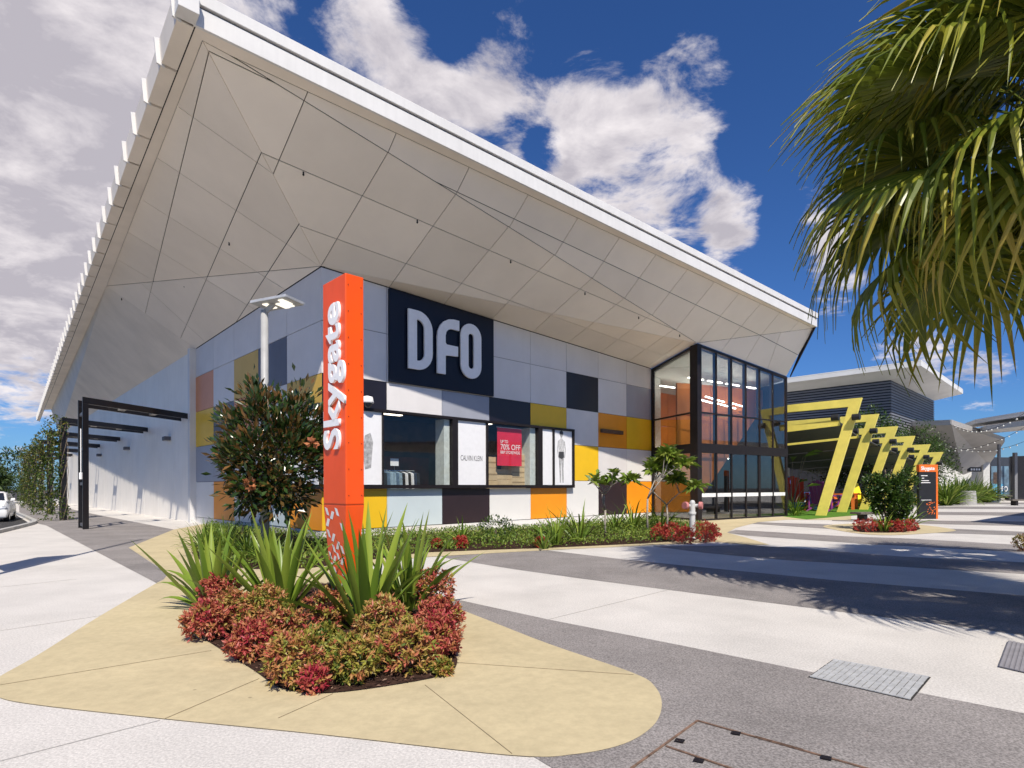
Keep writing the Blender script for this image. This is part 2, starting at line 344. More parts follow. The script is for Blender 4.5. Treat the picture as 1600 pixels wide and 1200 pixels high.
def blob_leaves(name, c, r, n, length, width, m, parent=None, shell=.55, tint=(.5, .3), up=.3, clumps=0, droop=0.0, lump=.25, zmin=None):
    """uneven crown: leaves through the shell of a lumpy ellipsoid"""
    d = rdir(n); k = RN.integers(0, 1000)
    ph = RN.uniform(0, 6.28, (6, 3)); fr = RN.uniform(1.5, 4.0, (6, 3))
    lum = sum(np.sin((d * fr[i]).sum(1) * 2 + ph[i, 0]) for i in range(6)) / 6
    rad = (1 - RN.random(n) ** 1.6 * shell) * (1 + lump * lum)
    p = d * rad[:, None]
    if clumps:
        cc = rdir(clumps) * (.62 + .38 * RN.random((clumps, 1))); q = RN.integers(0, clumps, n)
        p = cc[q] * (1 + lump * lum[:, None] * .5) + RN.normal(size=(n, 3)) * (.55 / clumps ** .42)
        d = p / (np.linalg.norm(p, axis=1, keepdims=True) + 1e-6) * .5 + (p - cc[q]) * 1.2
    p = np.array(c) + p * np.array(r)
    if zmin is not None:
        ok = p[:, 2] > zmin; p, d = p[ok], d[ok]; n = len(p)
    dr = d + RN.normal(size=(n, 3)) * .6; dr[:, 2] += up
    nr = d * .6 + RN.normal(size=(n, 3)) * .5; nr[:, 2] += .8
    t = RN.normal(tint[0], tint[1], n)
    return leaves(name, p, dr, nr, length * RN.uniform(.7, 1.25, n), width * RN.uniform(.75, 1.2, n), t, m, parent, droop=droop)
def strap_mesh(name, L_, w, bend, m, seg=7, curl=0.0, tint=.6):
    """one sword-shaped leaf, root at origin, rising along +z and bending to +x"""
    v = []; f = []
    for i in range(seg + 1):
        t = i / seg; a = bend * t ** 1.6
        x = L_ * (t * math.sin(a * .6)); z = L_ * (t * math.cos(a * .75))
        ww = w * (0.55 + 1.1 * t if t < .35 else .935) * (1 - max(0, (t - .45) / .55) ** 1.7) + .002
        for s_ in (-1, 0, 1):
            v.append((x - (.25 * ww if s_ == 0 else 0) * -1, s_ * ww / 2 + curl * t * t * L_, z))
    for i in range(seg):
        for k in range(2):
            a = i * 3 + k; f.append((a, a + 1, a + 4, a + 3))
    me = bpy.data.meshes.new(name); me.from_pydata(v, [], f); me.materials.append(m)
    at = me.attributes.new('tint', 'FLOAT', 'FACE'); at.data.foreach_set('value', [tint + random.uniform(-.05, .05)] * len(f))
    me.polygons.foreach_set('use_smooth', [True] * len(f)); return me
def strap_plant(label, base, h, n, w, m, group=None, name='strap_leaved_plant', spread=.9, individual=True, seed=0, cat='plant', lean=0.0):
    rnd = random.Random(seed); t = thing(name, label, cat, group, base)
    if individual:
        var = [strap_mesh('leaf', h * q, w, b, m, tint=ti, curl=cu) for q, b, ti, cu in ((1, .12, .55, .02), (.95, .25, .8, -.03), (.85, .5, .5, .03), (1.05, .08, .95, 0), (.75, .75, .7, -.02))]
    mb_v = []
    for i in range(n):
        az = i * 2.39996 + rnd.uniform(-.3, .3); out = (i / n) ** .8 * spread
        tilt = out * rnd.uniform(.55, 1.0) + .04; r0 = .03 + .07 * i / n
        mt = Matrix.Translation(V(base) + V((math.cos(az) * r0 * h, math.sin(az) * r0 * h, -.02))) @ Matrix.Rotation(az, 4, 'Z') @ Matrix.Rotation(tilt, 4, 'Y') @ Matrix.Rotation(rnd.uniform(-.5, .5), 4, 'Z') @ Matrix.Scale(rnd.uniform(.75, 1.05), 4)
        if individual:
            o = bpy.data.objects.new('leaf', var[rnd.randrange(5) if i > n * .25 else rnd.choice((0, 3, 1))]); COL.objects.link(o)
            o.parent = t; o.matrix_parent_inverse = WM(t).inverted(); o.matrix_basis = mt
        else: mb_v.append((mt, rnd.choice((.25, .6, 1.0)), rnd.random()))
    if not individual:
        v = []; f = []; tv = []
        for mt, bend, ti in mb_v:
            me = strap_mesh('x', h, w, bend, m, 5); b = len(v)
            v += [tuple(mt @ q.co) for q in me.vertices]; f += [tuple(b + i for i in p.vertices) for p in me.polygons]; tv += [ti] * len(me.polygons)
            bpy.data.meshes.remove(me)
        me = bpy.data.meshes.new('foliage'); me.from_pydata(v, [], f); me.materials.append(m)
        at = me.attributes.new('tint', 'FLOAT', 'FACE'); at.data.foreach_set('value', tv); link('foliage', me, t)
    return t
# ================================================================ SETTING: ground
g = MB().poly([(-600, -300, -.05), (600, -300, -.05), (600, 900, -.05), (-600, 900, -.05)]).build('ground', asphalt); struct(g)
pl = MB().poly([(-26, -12, 0), (90, -12, 0), (90, 120, 0), (-70, 120, 0), (-70, 60, 0), (-26, 22, 0)])
plaza = pl.build('pavement', concrete); struct(plaza)
D1 = [(470, 886), (600, 914), (718, 938), (860, 969), (1060, 1008), (1265, 1050), (1600, 1115), (2300, 1250), (2300, 1900), (1300, 1560), (1000, 1285), (862, 1200), (835, 1184), (760, 1080), (560, 960)]
D2 = [(690, 869.5), (855, 860), (960, 872.5), (1060, 883), (1305, 907), (1600, 931), (2300, 990), (2300, 1130), (1582, 990), (1499, 979), (1305, 955), (1070, 925), (900, 903), (800, 889), (697, 872)]
D3 = [(1020, 854), (1100, 853), (1166, 852), (1222, 855), (1412, 870), (1600, 879), (2300, 915), (2300, 960), (1600, 897), (1412, 886), (1237, 876), (1100, 864)]
D4 = [(1133, 832), (1150, 828), (1319, 838), (1431, 842), (1600, 852), (2300, 893), (2300, 906), (1600, 863), (1350, 850), (1166, 837)]
D5 = [(1184, 816), (1294, 819.5), (1437, 824), (1600, 831), (2300, 862), (2300, 870), (1600, 837), (1437, 832), (1287, 826), (1175, 818.5)]
D6 = [(1300, 811), (1422, 813), (1600, 815), (2300, 826), (2300, 836), (1600, 822), (1422, 818), (1300, 814)]
D7 = [(1460, 800), (1600, 800.5), (2300, 804), (2300, 811), (1600, 806), (1460, 804.5)]
D8 = [(1460, 791.5), (1700, 792), (1700, 796), (1460, 795)]
D9 = [(1500, 785.2), (1700, 785.6), (1700, 788.4), (1500, 787.8)]
D10 = [(1500, 780.2), (1700, 780.5), (1700, 782.6), (1500, 782.2)]
for q in (D1, D2, D3, D4, D5, D6, D7, D8, D9, D10): struct(flat('paving_stripe', q, .004, greypave))
DL = [(54, 817), (72, 821), (244, 911), (256, 905), (261, 899), (258, 894), (201, 856), (272, 827.5), (160, 806), (118, 797), (90, 790), (60, 785), (30, 790), (30, 800)]
struct(flat('paving_stripe', DL, .004, greypave))
tan = spline([(244, 912), (150, 967), (60, 1024), (5, 1055), (-16, 1071), (-4, 1090), (60, 1103), (250, 1124), (500, 1149), (800, 1182), (900, 1180), (975, 1164), (1020, 1136), (1034, 1104), (1024, 1075), (990, 1053), (860, 1008), (760, 969), (640, 922), (560, 893)], 6)
tan += [(600, 878), (660, 871), (855, 860), (960, 855), (1040, 851), (1118, 847), (1170, 852), (1202, 851.5), (1165, 840), (1136, 832.5), (1150, 825), (1185, 816), (1232, 812), (1330, 813), (1330, 806), (1230, 807), (1100, 814), (1020, 812), (800, 826), (503, 838), (318, 819), (272, 827.5), (201, 856), (258, 893), (261, 899), (256, 906)]
struct(flat('path', tan, .008, tanpave))
isl = spline([(1286, 823), (1319, 819), (1380, 817), (1437, 820), (1494, 829), (1437, 834.5), (1381, 836.5), (1331, 832.5)], 5, True)
struct(flat('path', isl, .009, tanpave))
struct(flat('road', [(50, 820.5), (0, 832), (-300, 905), (-700, 905), (-700, 780), (-60, 776), (24, 804)], .006, asphalt))
# kerb
kb = MB(); kp = spline([(-120, 777), (-20, 788), (28, 804), (48, 813), (53, 818), (30, 825), (-40, 842), (-200, 882)], 5)
for a, b in zip(kp[:-1], kp[1:]): A_, B_ = G(*a), G(*b); kb.bar(A_ + V((0, 0, .06)), B_ + V((0, 0, .06)), .18, .12)
struct(kb.build('kerb', kerbm))
# grass under the yellow frames
struct(flat('lawn', [(1215, 806), (1260, 812), (1330, 806), (1400, 800), (1430, 793), (1400, 786), (1300, 783), (1215, 788)], .014, lawnm))
# planting beds (soil, slightly raised)
bed1 = spline([(281, 968), (300, 962), (380, 935), (470, 915), (600, 915), (690, 938), (712, 962), (709, 1010), (714, 1040), (690, 1058), (600, 1075), (520, 1085), (470, 1084), (432, 1075), (400, 1052), (350, 1020), (300, 988), (281, 975)], 4, True)
struct(flat('garden_soil', bed1, .016, mulchm))
bed2 = [(309, 845), (300, 865), (322, 884), (400, 890), (480, 889), (560, 878), (660, 864), (760, 860), (860, 856.5), (1000, 850), (1060, 846), (1116, 841), (1124, 832), (1088, 819), (1019, 811), (800, 828), (503, 842), (330, 820)]
struct(flat('garden_soil', bed2, .016, mulchm))
bed3 = spline([(1332, 828), (1345, 822), (1390, 820), (1430, 823), (1436, 828), (1400, 832.5), (1350, 832)], 4, True)
struct(flat('garden_soil', bed3, .018, mulchm))
# saw-cut joints in the concrete, shallow dark strips
def cut(p, q, m, z=.0105, w=.004):
    a, b = G(*p), G(*q); return struct(MB().bar(V((a.x, a.y, z)), V((b.x, b.y, z)), w, .003).build('paving_joint', m))
jt = mat('paving_joint_filler', (.24, .19, .12), .9); jw = mat('concrete_joint_filler', (.42, .40, .37), .9)
for p, q in (((258, 1125), (405, 1062)), ((800, 1180), (664, 1072)), ((0, 1072), (330, 1018)), ((715, 1037), (990, 1056)), ((435, 1124), (520, 1086))): cut(p, q, jt)
for p, q in (((0, 1190), (250, 1126)), ((0, 986), (160, 962)), ((850, 970), (1060, 918)), ((-20, 920), (120, 905))): cut(p, q, jw, .0045)
# metal drain grate
gt = thing('drain_grate', 'silver slotted metal drain grate set in the paving in the right foreground', 'grate', None, G(1360, 1062))
c = [G(1265, 1059), G(1303, 1032), G(1452, 1059), G(1422, 1095)]
c = [V((p.x, p.y, .008)) for p in c]
MB().poly([p - V((0, 0, .002)) + (p - (c[0] + c[2]) / 2) * .03 for p in c]).build('tray', gap, gt)
for i in range(15):
    f0, f1 = (i + .06) / 15, (i + .93) / 15
    MB().prism([c[0].lerp(c[3], f0), c[0].lerp(c[3], f1), c[1].lerp(c[2], f1), c[1].lerp(c[2], f0)], (0, 0, .005)).build('slat', steel, gt)
for f in (.02, .34, .66, .98):
    MB().bar(c[0].lerp(c[1], f) + V((0, 0, .005)), c[3].lerp(c[2], f) + V((0, 0, .003)), .02, .006).build('cross_bar', steel, gt)
rust = mat('rusty_steel', (.20, .12, .08), .8, .3, 20)
pc = thing('access_cover', 'rusty steel frame of a paved access cover in the bottom right pavement', 'cover', None, G(1100, 1130))
for p, q in (((960, 1222), (1090, 1128)), ((1090, 1128), (1400, 1216)), ((1041, 1168), (1180, 1216)), ((1180, 1153), (1255, 1174))):
    a, b = G(*p), G(*q); MB().bar(V((a.x, a.y, .010)), V((b.x, b.y, .010)), .013, .006).build('frame_bar', rust, pc)
for p in ((1062, 1160), (1150, 1148), (1291, 1187), (1092, 1191)):
    a = G(*p); MB().box(V((a.x, a.y, .012)), V((.024, -.013, 0)), V((.012, .02, 0)), V((0, 0, .003))).build('lifting_point', darkframe, pc)
tp = thing('tactile_plate', 'dark ribbed ground plate at the right edge of the pavement', 'plate', None, G(1590, 1035))
cc_ = [G(1560, 1043), G(1575, 1003), (G(1660, 1020)), G(1660, 1066)]
MB().prism([V((p.x, p.y, .008)) for p in cc_], (0, 0, .006)).build('plate', mat('dark_plate', (.22, .21, .23), .7), tp)
for i in range(12):
    a = V(cc_[0]).lerp(cc_[3], (i + .5) / 12); b = V(cc_[1]).lerp(cc_[2], (i + .5) / 12)
    MB().bar(V((a.x, a.y, .016)), V((b.x, b.y, .016)), .02, .006).build('rib', mat('dark_plate_rib', (.27, .26, .28), .7), tp)
iv = thing('valve_cover', 'small dark round valve lid in the grey paving stripe', 'cover', None, G(933, 887))
MB().lathe(G(933, 887) + V((0, 0, .004)), [(.001, 0), (.13, 0), (.13, .008), (.001, .009)], 16).build('lid', darkframe, iv)

# ================================================================ BUILDING geometry
U2 = V((.719, .695, 0)).normalized(); V2 = V((-.695, .719, 0)).normalized(); NR = V((.695, -.719, 0)).normalized(); NL = -U2
C0 = D(503, 762.6, 17.9); C0.z = 0
CW = 2.355   # panel column width on both walls
def RW(s, z, p=0.0): return C0 + U2 * s + NR * p + V((0, 0, z))     # right wall coords
def LW(s, z, p=0.0): return C0 + V2 * s + NL * p + V((0, 0, z))     # left wall coords
def swall(px):   # column position on right wall from picture column
    d = ray(px, HY); n = NR; t = (C0 - EYE).dot(n) / d.dot(n); return ((EYE + d * t) - C0).dot(U2)
def swall_l(px):
    d = ray(px, HY); t = (C0 - EYE).dot(NL) / d.dot(NL); return ((EYE + d * t) - C0).dot(V2)
ZB, RH = .268, 1.629
SW_END = swall(1019); SL_END = swall_l(306)
CW = SW_END / 8; CWL = SL_END / 5
ZC, ZW, ZQ = 8.45, 7.89, 8.13
Cc = RW(0, ZC); Ww = RW(SW_END, ZW); Qq = LW(SL_END, ZQ)
Ee = D(1089, 536, 27.2); Gg = D(1228.5, 588, 31.5)
E0 = V((Ee.x, Ee.y, 0)); G0 = V((Gg.x, Gg.y, 0)); W0 = RW(SW_END, 0)
A = D(306, 43, 12.0); B = D(1274, 511, 30.0)
LDIR = V((-.861, 1, 0))                       # left eave direction per metre of depth
Zf = A + LDIR * 58.0                          # far end of left eave
he = A.z
nb = (B - A).cross(V((0, 0, 1)).cross(B - A)).normalized()
Kp = onplane(358, 84, A, nb); Bp = onplane(1271, 513, A, nb)
Kp.z -= .02
f1n = (Ee - Cc).cross(Kp - Cc).normalized()
Ap = onplane(316, 63, Cc, f1n)
Pp = onplane(166, 447, V((0, 0, he)), V((0, 0, 1)))
Zp = A + LDIR * 57.5 + V((.55, .3, 0))
wdir = V((-.933, 1, 0)); WFAR = V((Qq.x, Qq.y, 0)) + wdir * 42       # far end of white wall
Qf = WFAR + V((0, 0, ZQ))

store = thing('outlet_store', 'large white roofed outlet store with folded soffit and colour panelled walls', 'building', None, (C0.x, C0.y, 0))
# ---- wall cladding
RGRID = {4: 'SSSSSSSS', 3: 'SSSSSKSG', 2: 'KSGKYSOY', 1: 'KKKKKYSW', 0: 'YPBWOWBO'}
LGRID = {4: 'SSSSS', 3: 'SDMSR', 2: 'MSRDY', 1: 'KKSGG', 0: 'OPWOW'}
def topz(f, z1): return ZC + (z1 - ZC) * f
back = MB(); back.prism([RW(.04, .02, -.05), RW(SW_END, .02, -.05), RW(SW_END, 1.45, -.05), RW(.04, 1.45, -.05)], NR * -.15)
back.prism([RW(.04, 4.3, -.05), RW(SW_END, 4.3, -.05), RW(SW_END, ZW + .1, -.05), RW(.04, ZC + .05, -.05)], NR * -.15)
back.prism([RW(swall(895), 1.45, -.05), RW(SW_END, 1.45, -.05), RW(SW_END, 4.3, -.05), RW(swall(895), 4.3, -.05)], NR * -.15)
back.prism([LW(0.2, .02, -.05), LW(SL_END, .02, -.05), LW(SL_END, ZQ + .1, -.05), LW(0.2, ZC + .05, -.05)], NL * -.15)
back.build('wall_backing', gap, store)
WINTOP = 4.2; WINBOT = 1.58; SWIN = swall(893)
JG = .009
for row in range(5):
    for col in range(8):
        s0, s1 = col * CW + JG, (col + 1) * CW - JG
        z0 = ZB + row * RH + JG; z1a = z1b = ZB + (row + 1) * RH - JG
        if row == 4: z1a = topz(s0 / SW_END, ZW) - .03; z1b = topz(s1 / SW_END, ZW) - .03
        ch = RGRID[row][col]
        if col < 5 and row == 1: continue
        if col < 5 and row == 0: z1a = z1b = min(z1a, WINBOT - .01)
        if col < 5 and row == 2: z0 = max(z0, WINTOP + .01)
        MB().prism([RW(s0, z0, -.03), RW(s1, z0, -.03), RW(s1, z1b, -.03), RW(s0, z1a, -.03)], NR * .03).build('wall_panel', PC[ch], store)
    for col in range(5):
        s0, s1 = col * CWL + JG, (col + 1) * CWL - JG
        if col == 0: s0 = .002
        z0 = ZB + row * RH + JG; z1a = z1b = ZB + (row + 1) * RH - JG
        if row == 4: z1a = topz(s0 / SL_END, ZQ) - .03; z1b = topz(s1 / SL_END, ZQ) - .03
        if col == 0 and row == 1: continue
        if col == 0 and row == 0: z1a = z1b = min(z1a, WINBOT - .01)
        if col == 0 and row == 2: z0 = max(z0, WINTOP + .01)
        MB().prism([LW(s0, z0, -.03), LW(s1, z0, -.03), LW(s1, z1b, -.03), LW(s0, z1a, -.03)], NL * .03).build('wall_panel', PC[LGRID[row][col]], store)
MB().prism([RW(-.0, 0, -.12), RW(SW_END - .02, 0, -.12), RW(SW_END - .02, ZB - .012, -.12), RW(0, ZB - .012, -.12)], NR * .10).build('plinth', white, store)
MB().prism([LW(.06, 0, -.12), LW(SL_END, 0, -.12), LW(SL_END, ZB - .012, -.12), LW(.06, ZB - .012, -.12)], NL * .10).build('plinth', white, store)
# white side wall beyond the panels: pilaster and tall sheets
pb = V((Qq.x, Qq.y, 0)); wd = wdir.normalized(); wn_ = V((-wd.y, wd.x, 0)); wn_ = wn_ if wn_.dot(NL) > 0 else -wn_
MB().box(pb + wn_ * .12 + wd * .12 + V((0, 0, ZQ / 2 + .0)), wd * .16, wn_ * .14, V((0, 0, ZQ / 2))).build('pilaster', white, store)
nsh = 16; step = 42 * wdir.length / nsh
for i in range(nsh):
    a = pb + wd * (.3 + i * step); b = pb + wd * (.3 + (i + 1) * step - .02)
    MB().prism([a, b, b + V((0, 0, ZQ)), a + V((0, 0, ZQ))], wn_ * -.1).build('wall_sheet', whitewall, store)
for i in range(3, 40):
    pass
# ---- soffit: facets cut into panels by their joints
def split(poly, p, q):
    def side(v): return (q[0] - p[0]) * (v[1] - p[1]) - (q[1] - p[1]) * (v[0] - p[0])
    out = ([], [])
    n = len(poly)
    for i in range(n):
        a, b = poly[i], poly[(i + 1) % n]; sa, sb = side(a), side(b)
        (out[0] if sa >= 0 else out[1]).append(a)
        if sa * sb < 0:
            t = sa / (sa - sb); c_ = (a[0] + (b[0] - a[0]) * t, a[1] + (b[1] - a[1]) * t); out[0].append(c_); out[1].append(c_)
    return [o for o in out if len(o) >= 3]
def proj(P):
    d = P - EYE; y = d.dot(FWD); return (CX + F * d.dot(RIGHT) / y, HY - F * d.dot(UP) / y)
def inset(P, n, w):
    N = len(P); c_ = sum(P, V((0, 0, 0))) / N; out = []
    lines = []
    for i in range(N):
        a, b = P[i], P[(i + 1) % N]; t = (b - a)
        if t.length < 1e-4: continue
        t.normalize(); m_ = n.cross(t)
        if m_.dot(c_ - a) < 0: m_ = -m_
        lines.append((a + m_ * w, t))
    M_ = len(lines)
    for i in range(M_):
        a, ta = lines[i - 1]; b, tb = lines[i]; x = ta.cross(tb)
        if x.length < 1e-3: out.append(b); continue
        t = (b - a).cross(tb).dot(x) / x.length_squared; out.append(a + ta * t)
    for p in out:
        if (p - c_).length > 12: return None
    return out
sb = MB()
def facet(corners, cuts, m=soffit, w=.012):
    P0 = corners[0]; n = (corners[1] - P0).cross(corners[2] - P0).normalized()
    if n.z < 0: n = -n
    polys = [[proj(c_) for c_ in corners]]
    for p, q in cuts:
        nw = []
        for po in polys: nw += split(po, p, q)
        polys = nw
    for po in polys:
        ar = abs(sum(po[i][0] * po[i - 1][1] - po[i - 1][0] * po[i][1] for i in range(len(po)))) / 2
        if ar < 14: continue
        P = [onplane(x, y, P0, n) for x, y in po]; I = inset(P, n, w) if w > .005 else P
        if not I: continue
        MB().prism(I, n * .03).build('soffit_panel', m, sof)
    sb.poly([c_ + n * .033 for c_ in corners])
sof = MB()  # placeholder, replaced below
sof_me = bpy.data.meshes.new('soffit'); sof = link('soffit', sof_me, store)
R_CUT1 = [((326, 80), (453, 141)), ((408, 238.5), (960, 475)), ((466, 352), (960, 528)), ((475, 158), (427, 272)), ((607, 237), (501, 417)), ((714, 301), (616, 438)), ((800, 348), (696, 473)), ((868, 396), (769, 498)), ((928, 432), (834, 517)), ((978, 464), (888, 535)), ((1024, 486), (937, 552)), ((1062, 508), (980, 566))]
facet([Ap, Cc, Ee, Kp], R_CUT1)
facet([Cc, Ww, Ee], R_CUT1[2:] + [((1083, 522), (1010, 574))])
facet([Kp, Ee, Bp], [((714, 300), (1188, 524)), ((482, 141), (475, 158)), ((621, 204), (607, 237)), ((735, 258), (714, 301)), ((827, 302), (800, 348)), ((904, 339), (870, 394)), ((969, 370), (928, 431)), ((1025, 398), (978, 463)), ((1075, 420), (1024, 486)), ((1116, 441), (1062, 508)), ((1156, 457), (1096, 530)), ((1188, 475), (1144, 526)), ((1214, 494), (1190, 522)), ((1243, 508), (1228, 524))])
facet([Ee, Gg, Bp], [((1188, 524), (1244, 553)), ((1144, 527), (1130, 545)), ((1186, 528), (1168, 558)), ((1220, 519), (1202, 569))])
L_CUT = [((326, 82), (225, 497)), ((408, 239), (281, 531)), ((466, 352), (371, 500)), ((280, 168), (426, 271)), ((246, 247), (440, 376)), ((220, 311), (400, 424)), ((199, 362), (320, 436)), ((178, 402), (240, 439))]
facet([Ap, Pp, Cc], L_CUT)
facet([Cc, Pp, Qq], [L_CUT[0], L_CUT[1], L_CUT[2], ((220, 311), (400, 424)), ((199, 362), (320, 436)), ((176, 402), (293, 509))])
facet([Pp, Zp, Qf], [], soffit2, .002); facet([Pp, Qf, Qq], [], soffit2, .002)
me = sb.mesh('soffit'); me.materials.append(gap); sof.data = me
for px, py, fc in ((474, 269, 0), (652, 344, 0), (798, 407, 0), (914, 457, 0), (998, 495, 0), (1062, 523, 0), (358, 379, 1), (288, 445, 1), (190, 466, 2)):
    pn = [(Cc, f1n), (Cc, (Pp - Ap).cross(Cc - Ap).normalized()), (Cc, (Pp - Cc).cross(Qq - Cc).normalized())][fc]
    P = onplane(px, py, *pn); MB().lathe(P - V((0, 0, .10)), [(.01, 0), (.03, .03), (.02, .05), (.02, .11)], 8).build('sprinkler', darkframe, store)
# eave border strips
MB().prism([A + V((0, 0, .01)), B + V((0, 0, .01)), Bp, Kp, Ap], V((0, 0, .05))).build('eave_border', soffit2, store)
MB().poly([A + V((0, 0, .012)), Ap + V((0, 0, .004)), Pp, Zp, Zf]).build('eave_border', soffit2, store)
# right fascia: lower board, recess, upper board
ed = (B - A).normalized(); eo = V((ed.y, -ed.x, 0)).normalized()
Bx = B + ed * .05; Ax = A - ed * .05
MB().prism([Ax, Bx, Bx + V((0, 0, .40)), Ax + V((0, 0, .40))], eo * .07).build('fascia', white, store, .008)
MB().prism([Ax + V((0, 0, .40)), Bx + V((0, 0, .40)), Bx + V((0, 0, .44)), Ax + V((0, 0, .44))], eo * .03).build('fascia_groove', gap, store)
MB().prism([Ax + V((0, 0, .44)), Bx + V((0, 0, .44)), Bx + V((0, 0, .70)), Ax + V((0, 0, .70))], eo * .12).build('fascia', white, store, .01)
# end fascia at the far right (short return)
MB().prism([B + V((0, 0, .0)), Gg + V((.25, .1, -.02)), Gg + V((.25, .1, .05)), B + V((0, 0, .68))], V((.06, .05, 0))).build('end_fascia', darkframe, store)
# left eave: gutter boxes with upright fins
ld = LDIR.normalized(); lo = V((-ld.y, ld.x, 0)); lo = lo if lo.dot(NL) > 0 else -lo
pitch = 1.29 * LDIR.length
mbm = MB(); mbm.prism([V((0, .03, 0)), V((0, .34, .02)), V((0, .38, .55)), V((0, .03, .55))], V((pitch - .05, 0, 0)))
fin = MB(); fin.prism([V((-.03, .27, -.03)), V((-.03, .43, .01)), V((-.03, .48, .56)), V((-.03, .27, .60))], V((.05, 0, 0)))
lip = MB(); lip.prism([V((0, .05, -.025)), V((0, .35, -.01)), V((0, .35, .03)), V((0, .05, .02))], V((.07, 0, 0)))
me1, me2, me3 = mbm.mesh('gutter_box'), fin.mesh('fin'), lip.mesh('lip')
me1.materials.append(soffit2); me2.materials.append(white); me3.materials.append(soffit2)
for i in range(54):
    p = A + LDIR * (1.29 * i)
    mt = Matrix(((ld.x, lo.x, 0, p.x), (ld.y, lo.y, 0, p.y), (0, 0, 1, p.z), (0, 0, 0, 1)))
    for nm, me in (('gutter_box', me1), ('fin', me2), ('gutter_lip', me3)):
        o = bpy.data.objects.new(nm, me); COL.objects.link(o); o.parent = store; o.matrix_parent_inverse = WM(store).inverted(); o.matrix_basis = mt
MB().prism([A + lo * .0 + V((0, 0, .02)), A + ld * 72 * 1.3 + V((0, 0, .02)), A + ld * 72 * 1.3 + V((0, 0, .55)), A + V((0, 0, .55))], lo * .028).build('gutter_backing', gap, store)
# cap that closes the corner of the roof
MB().prism([A - ld * .42 + lo * .02 + V((0, 0, -.01)), A - ld * .42 + lo * .4, A - ld * .05 + lo * .4, A - ld * .05 + lo * .02 + V((0, 0, -.01))], V((0, 0, .70))).build('corner_cap', white, store, .01)
# roof sheet
rz = V((0, 0, .72)); far = A + ld * 76
MB().prism([A + rz, B + rz, Gg + V2 * 1.0 + V((0, 0, 2.6)), Gg + V2 * 30 + V((0, 0, 3.6)), far + U2 * 22 + rz, far + rz], V((0, 0, .06))).build('roof_sheet', white, store)
# ---- shop window
win = MB()
fr = .16
def rbox(mb, s0, s1, z0, z1, p0, p1): return mb.prism([RW(s0, z0, p0), RW(s1, z0, p0), RW(s1, z1, p0), RW(s0, z1, p0)], NR * (p1 - p0))
def lbox(mb, s0, s1, z0, z1, p0, p1): return mb.prism([LW(s0, z0, p0), LW(s1, z0, p0), LW(s1, z1, p0), LW(s0, z1, p0)], NL * (p1 - p0))
rbox(win, -.2, SWIN, WINTOP - .09, WINTOP, -.04, .2); rbox(win, -.2, SWIN, WINBOT, WINBOT + .12, -.04, .2)
for px0, px1 in ((593.5, 595.2), (702.5, 711), (756, 758.5), (836.5, 843), (860, 862), (890.5, 893)):
    rbox(win, swall(px0), swall(px1), WINBOT + .12, WINTOP - .09, -.04, .195)
lbox(win, .0, CWL, WINTOP - .09, WINTOP, -.04, .19); lbox(win, .0, CWL, WINBOT, WINBOT + .12, -.04, .19); lbox(win, CWL - .08, CWL, WINBOT + .12, WINTOP - .09, -.04, .19)
shop = win.build('shop_window', darkframe, store)
zt, zb_ = WINTOP - .1, WINBOT + .125
for px0, px1 in ((595.2, 702.5), (758.5, 836.5)):
    rbox(MB(), swall(px0), swall(px1), zb_, zt, .08, .09).build('pane', glass, shop)
    rbox(MB(), swall(px1 - 9), swall(px1 - .5), zb_, zt, -.5, .02).build('window_reveal', mat('pale_reveal', (.66, .70, .66), .6), shop)
wpan = mat('white_display_panel', (.80, .80, .82), .3, .02)
for px0, px1 in ((510, 593.5), (711, 756), (843, 860), (862, 890.5)):
    rbox(MB(), swall(px0) if px0 > 510 else .0, swall(px1), zb_, zt, .10, .12).build('display_panel', wpan, shop)
lbox(MB(), .0, CWL - .08, zb_, zt, .10, .12).build('display_panel', wpan, shop)
prnt = mat('print_dark_grey', (.05, .05, .055), .5); prg = mat('print_mid_grey', (.42, .42, .43), .5, .25, 9)
s0, s1 = swall(711), swall(756)
text('lettering', 'CALVIN KLEIN', prnt, shop, RW((s0 + s1) / 2, 2.70, .121), U2, (0, 0, 1), .29, .001, .0, 'CENTER', .58)
# printed figure on the tall poster: flat silhouette shapes
s0, s1 = swall(862), swall(890.5); sc = (s0 + s1) / 2 - .1; pw = s1 - s0
def figpoly(pts, m, lift): 
    MB().poly([RW(sc + x * 1.1, zb_ + .08 + y * 1.08, .121 + lift) for x, y in pts]).build('poster_print', m, shop)
figpoly([(-.10, .02), (-.03, .02), (-.02, .55), (.0, 1.0), (.03, .55), (.06, .02), (.13, .02), (.12, .6), (.15, 1.1), (-.17, 1.1), (-.13, .6)], prg, .001)
figpoly([(-.17, 1.05), (.0, .98), (.16, 1.05), (.15, 1.28), (-.15, 1.28)], prnt, .002)
figpoly([(-.15, 1.285), (.15, 1.285), (.19, 1.72), (.06, 1.80), (.05, 1.88), (-.05, 1.88), (-.06, 1.80), (-.20, 1.72)], mat('print_light_grey', (.58, .58, .59), .5, .2, 12), .001)
figpoly([(-.21, 1.72), (-.17, 1.68), (-.20, 1.35), (-.16, 1.05), (-.20, 1.02), (-.25, 1.35)], prg, .003); figpoly([(.20, 1.72), (.17, 1.66), (.21, 1.35), (.17, 1.05), (.20, 1.02), (.26, 1.35)], prg, .003)
figpoly([(.09 * math.cos(a), 1.98 + .12 * math.sin(a)) for a in np.linspace(0, 6.0, 14)], prg, .003)
figpoly([(-.11, 1.98), (.11, 1.98), (.10, 2.09), (.0, 2.15), (-.11, 2.09)], prnt, .004)
s1p = swall(593.5)
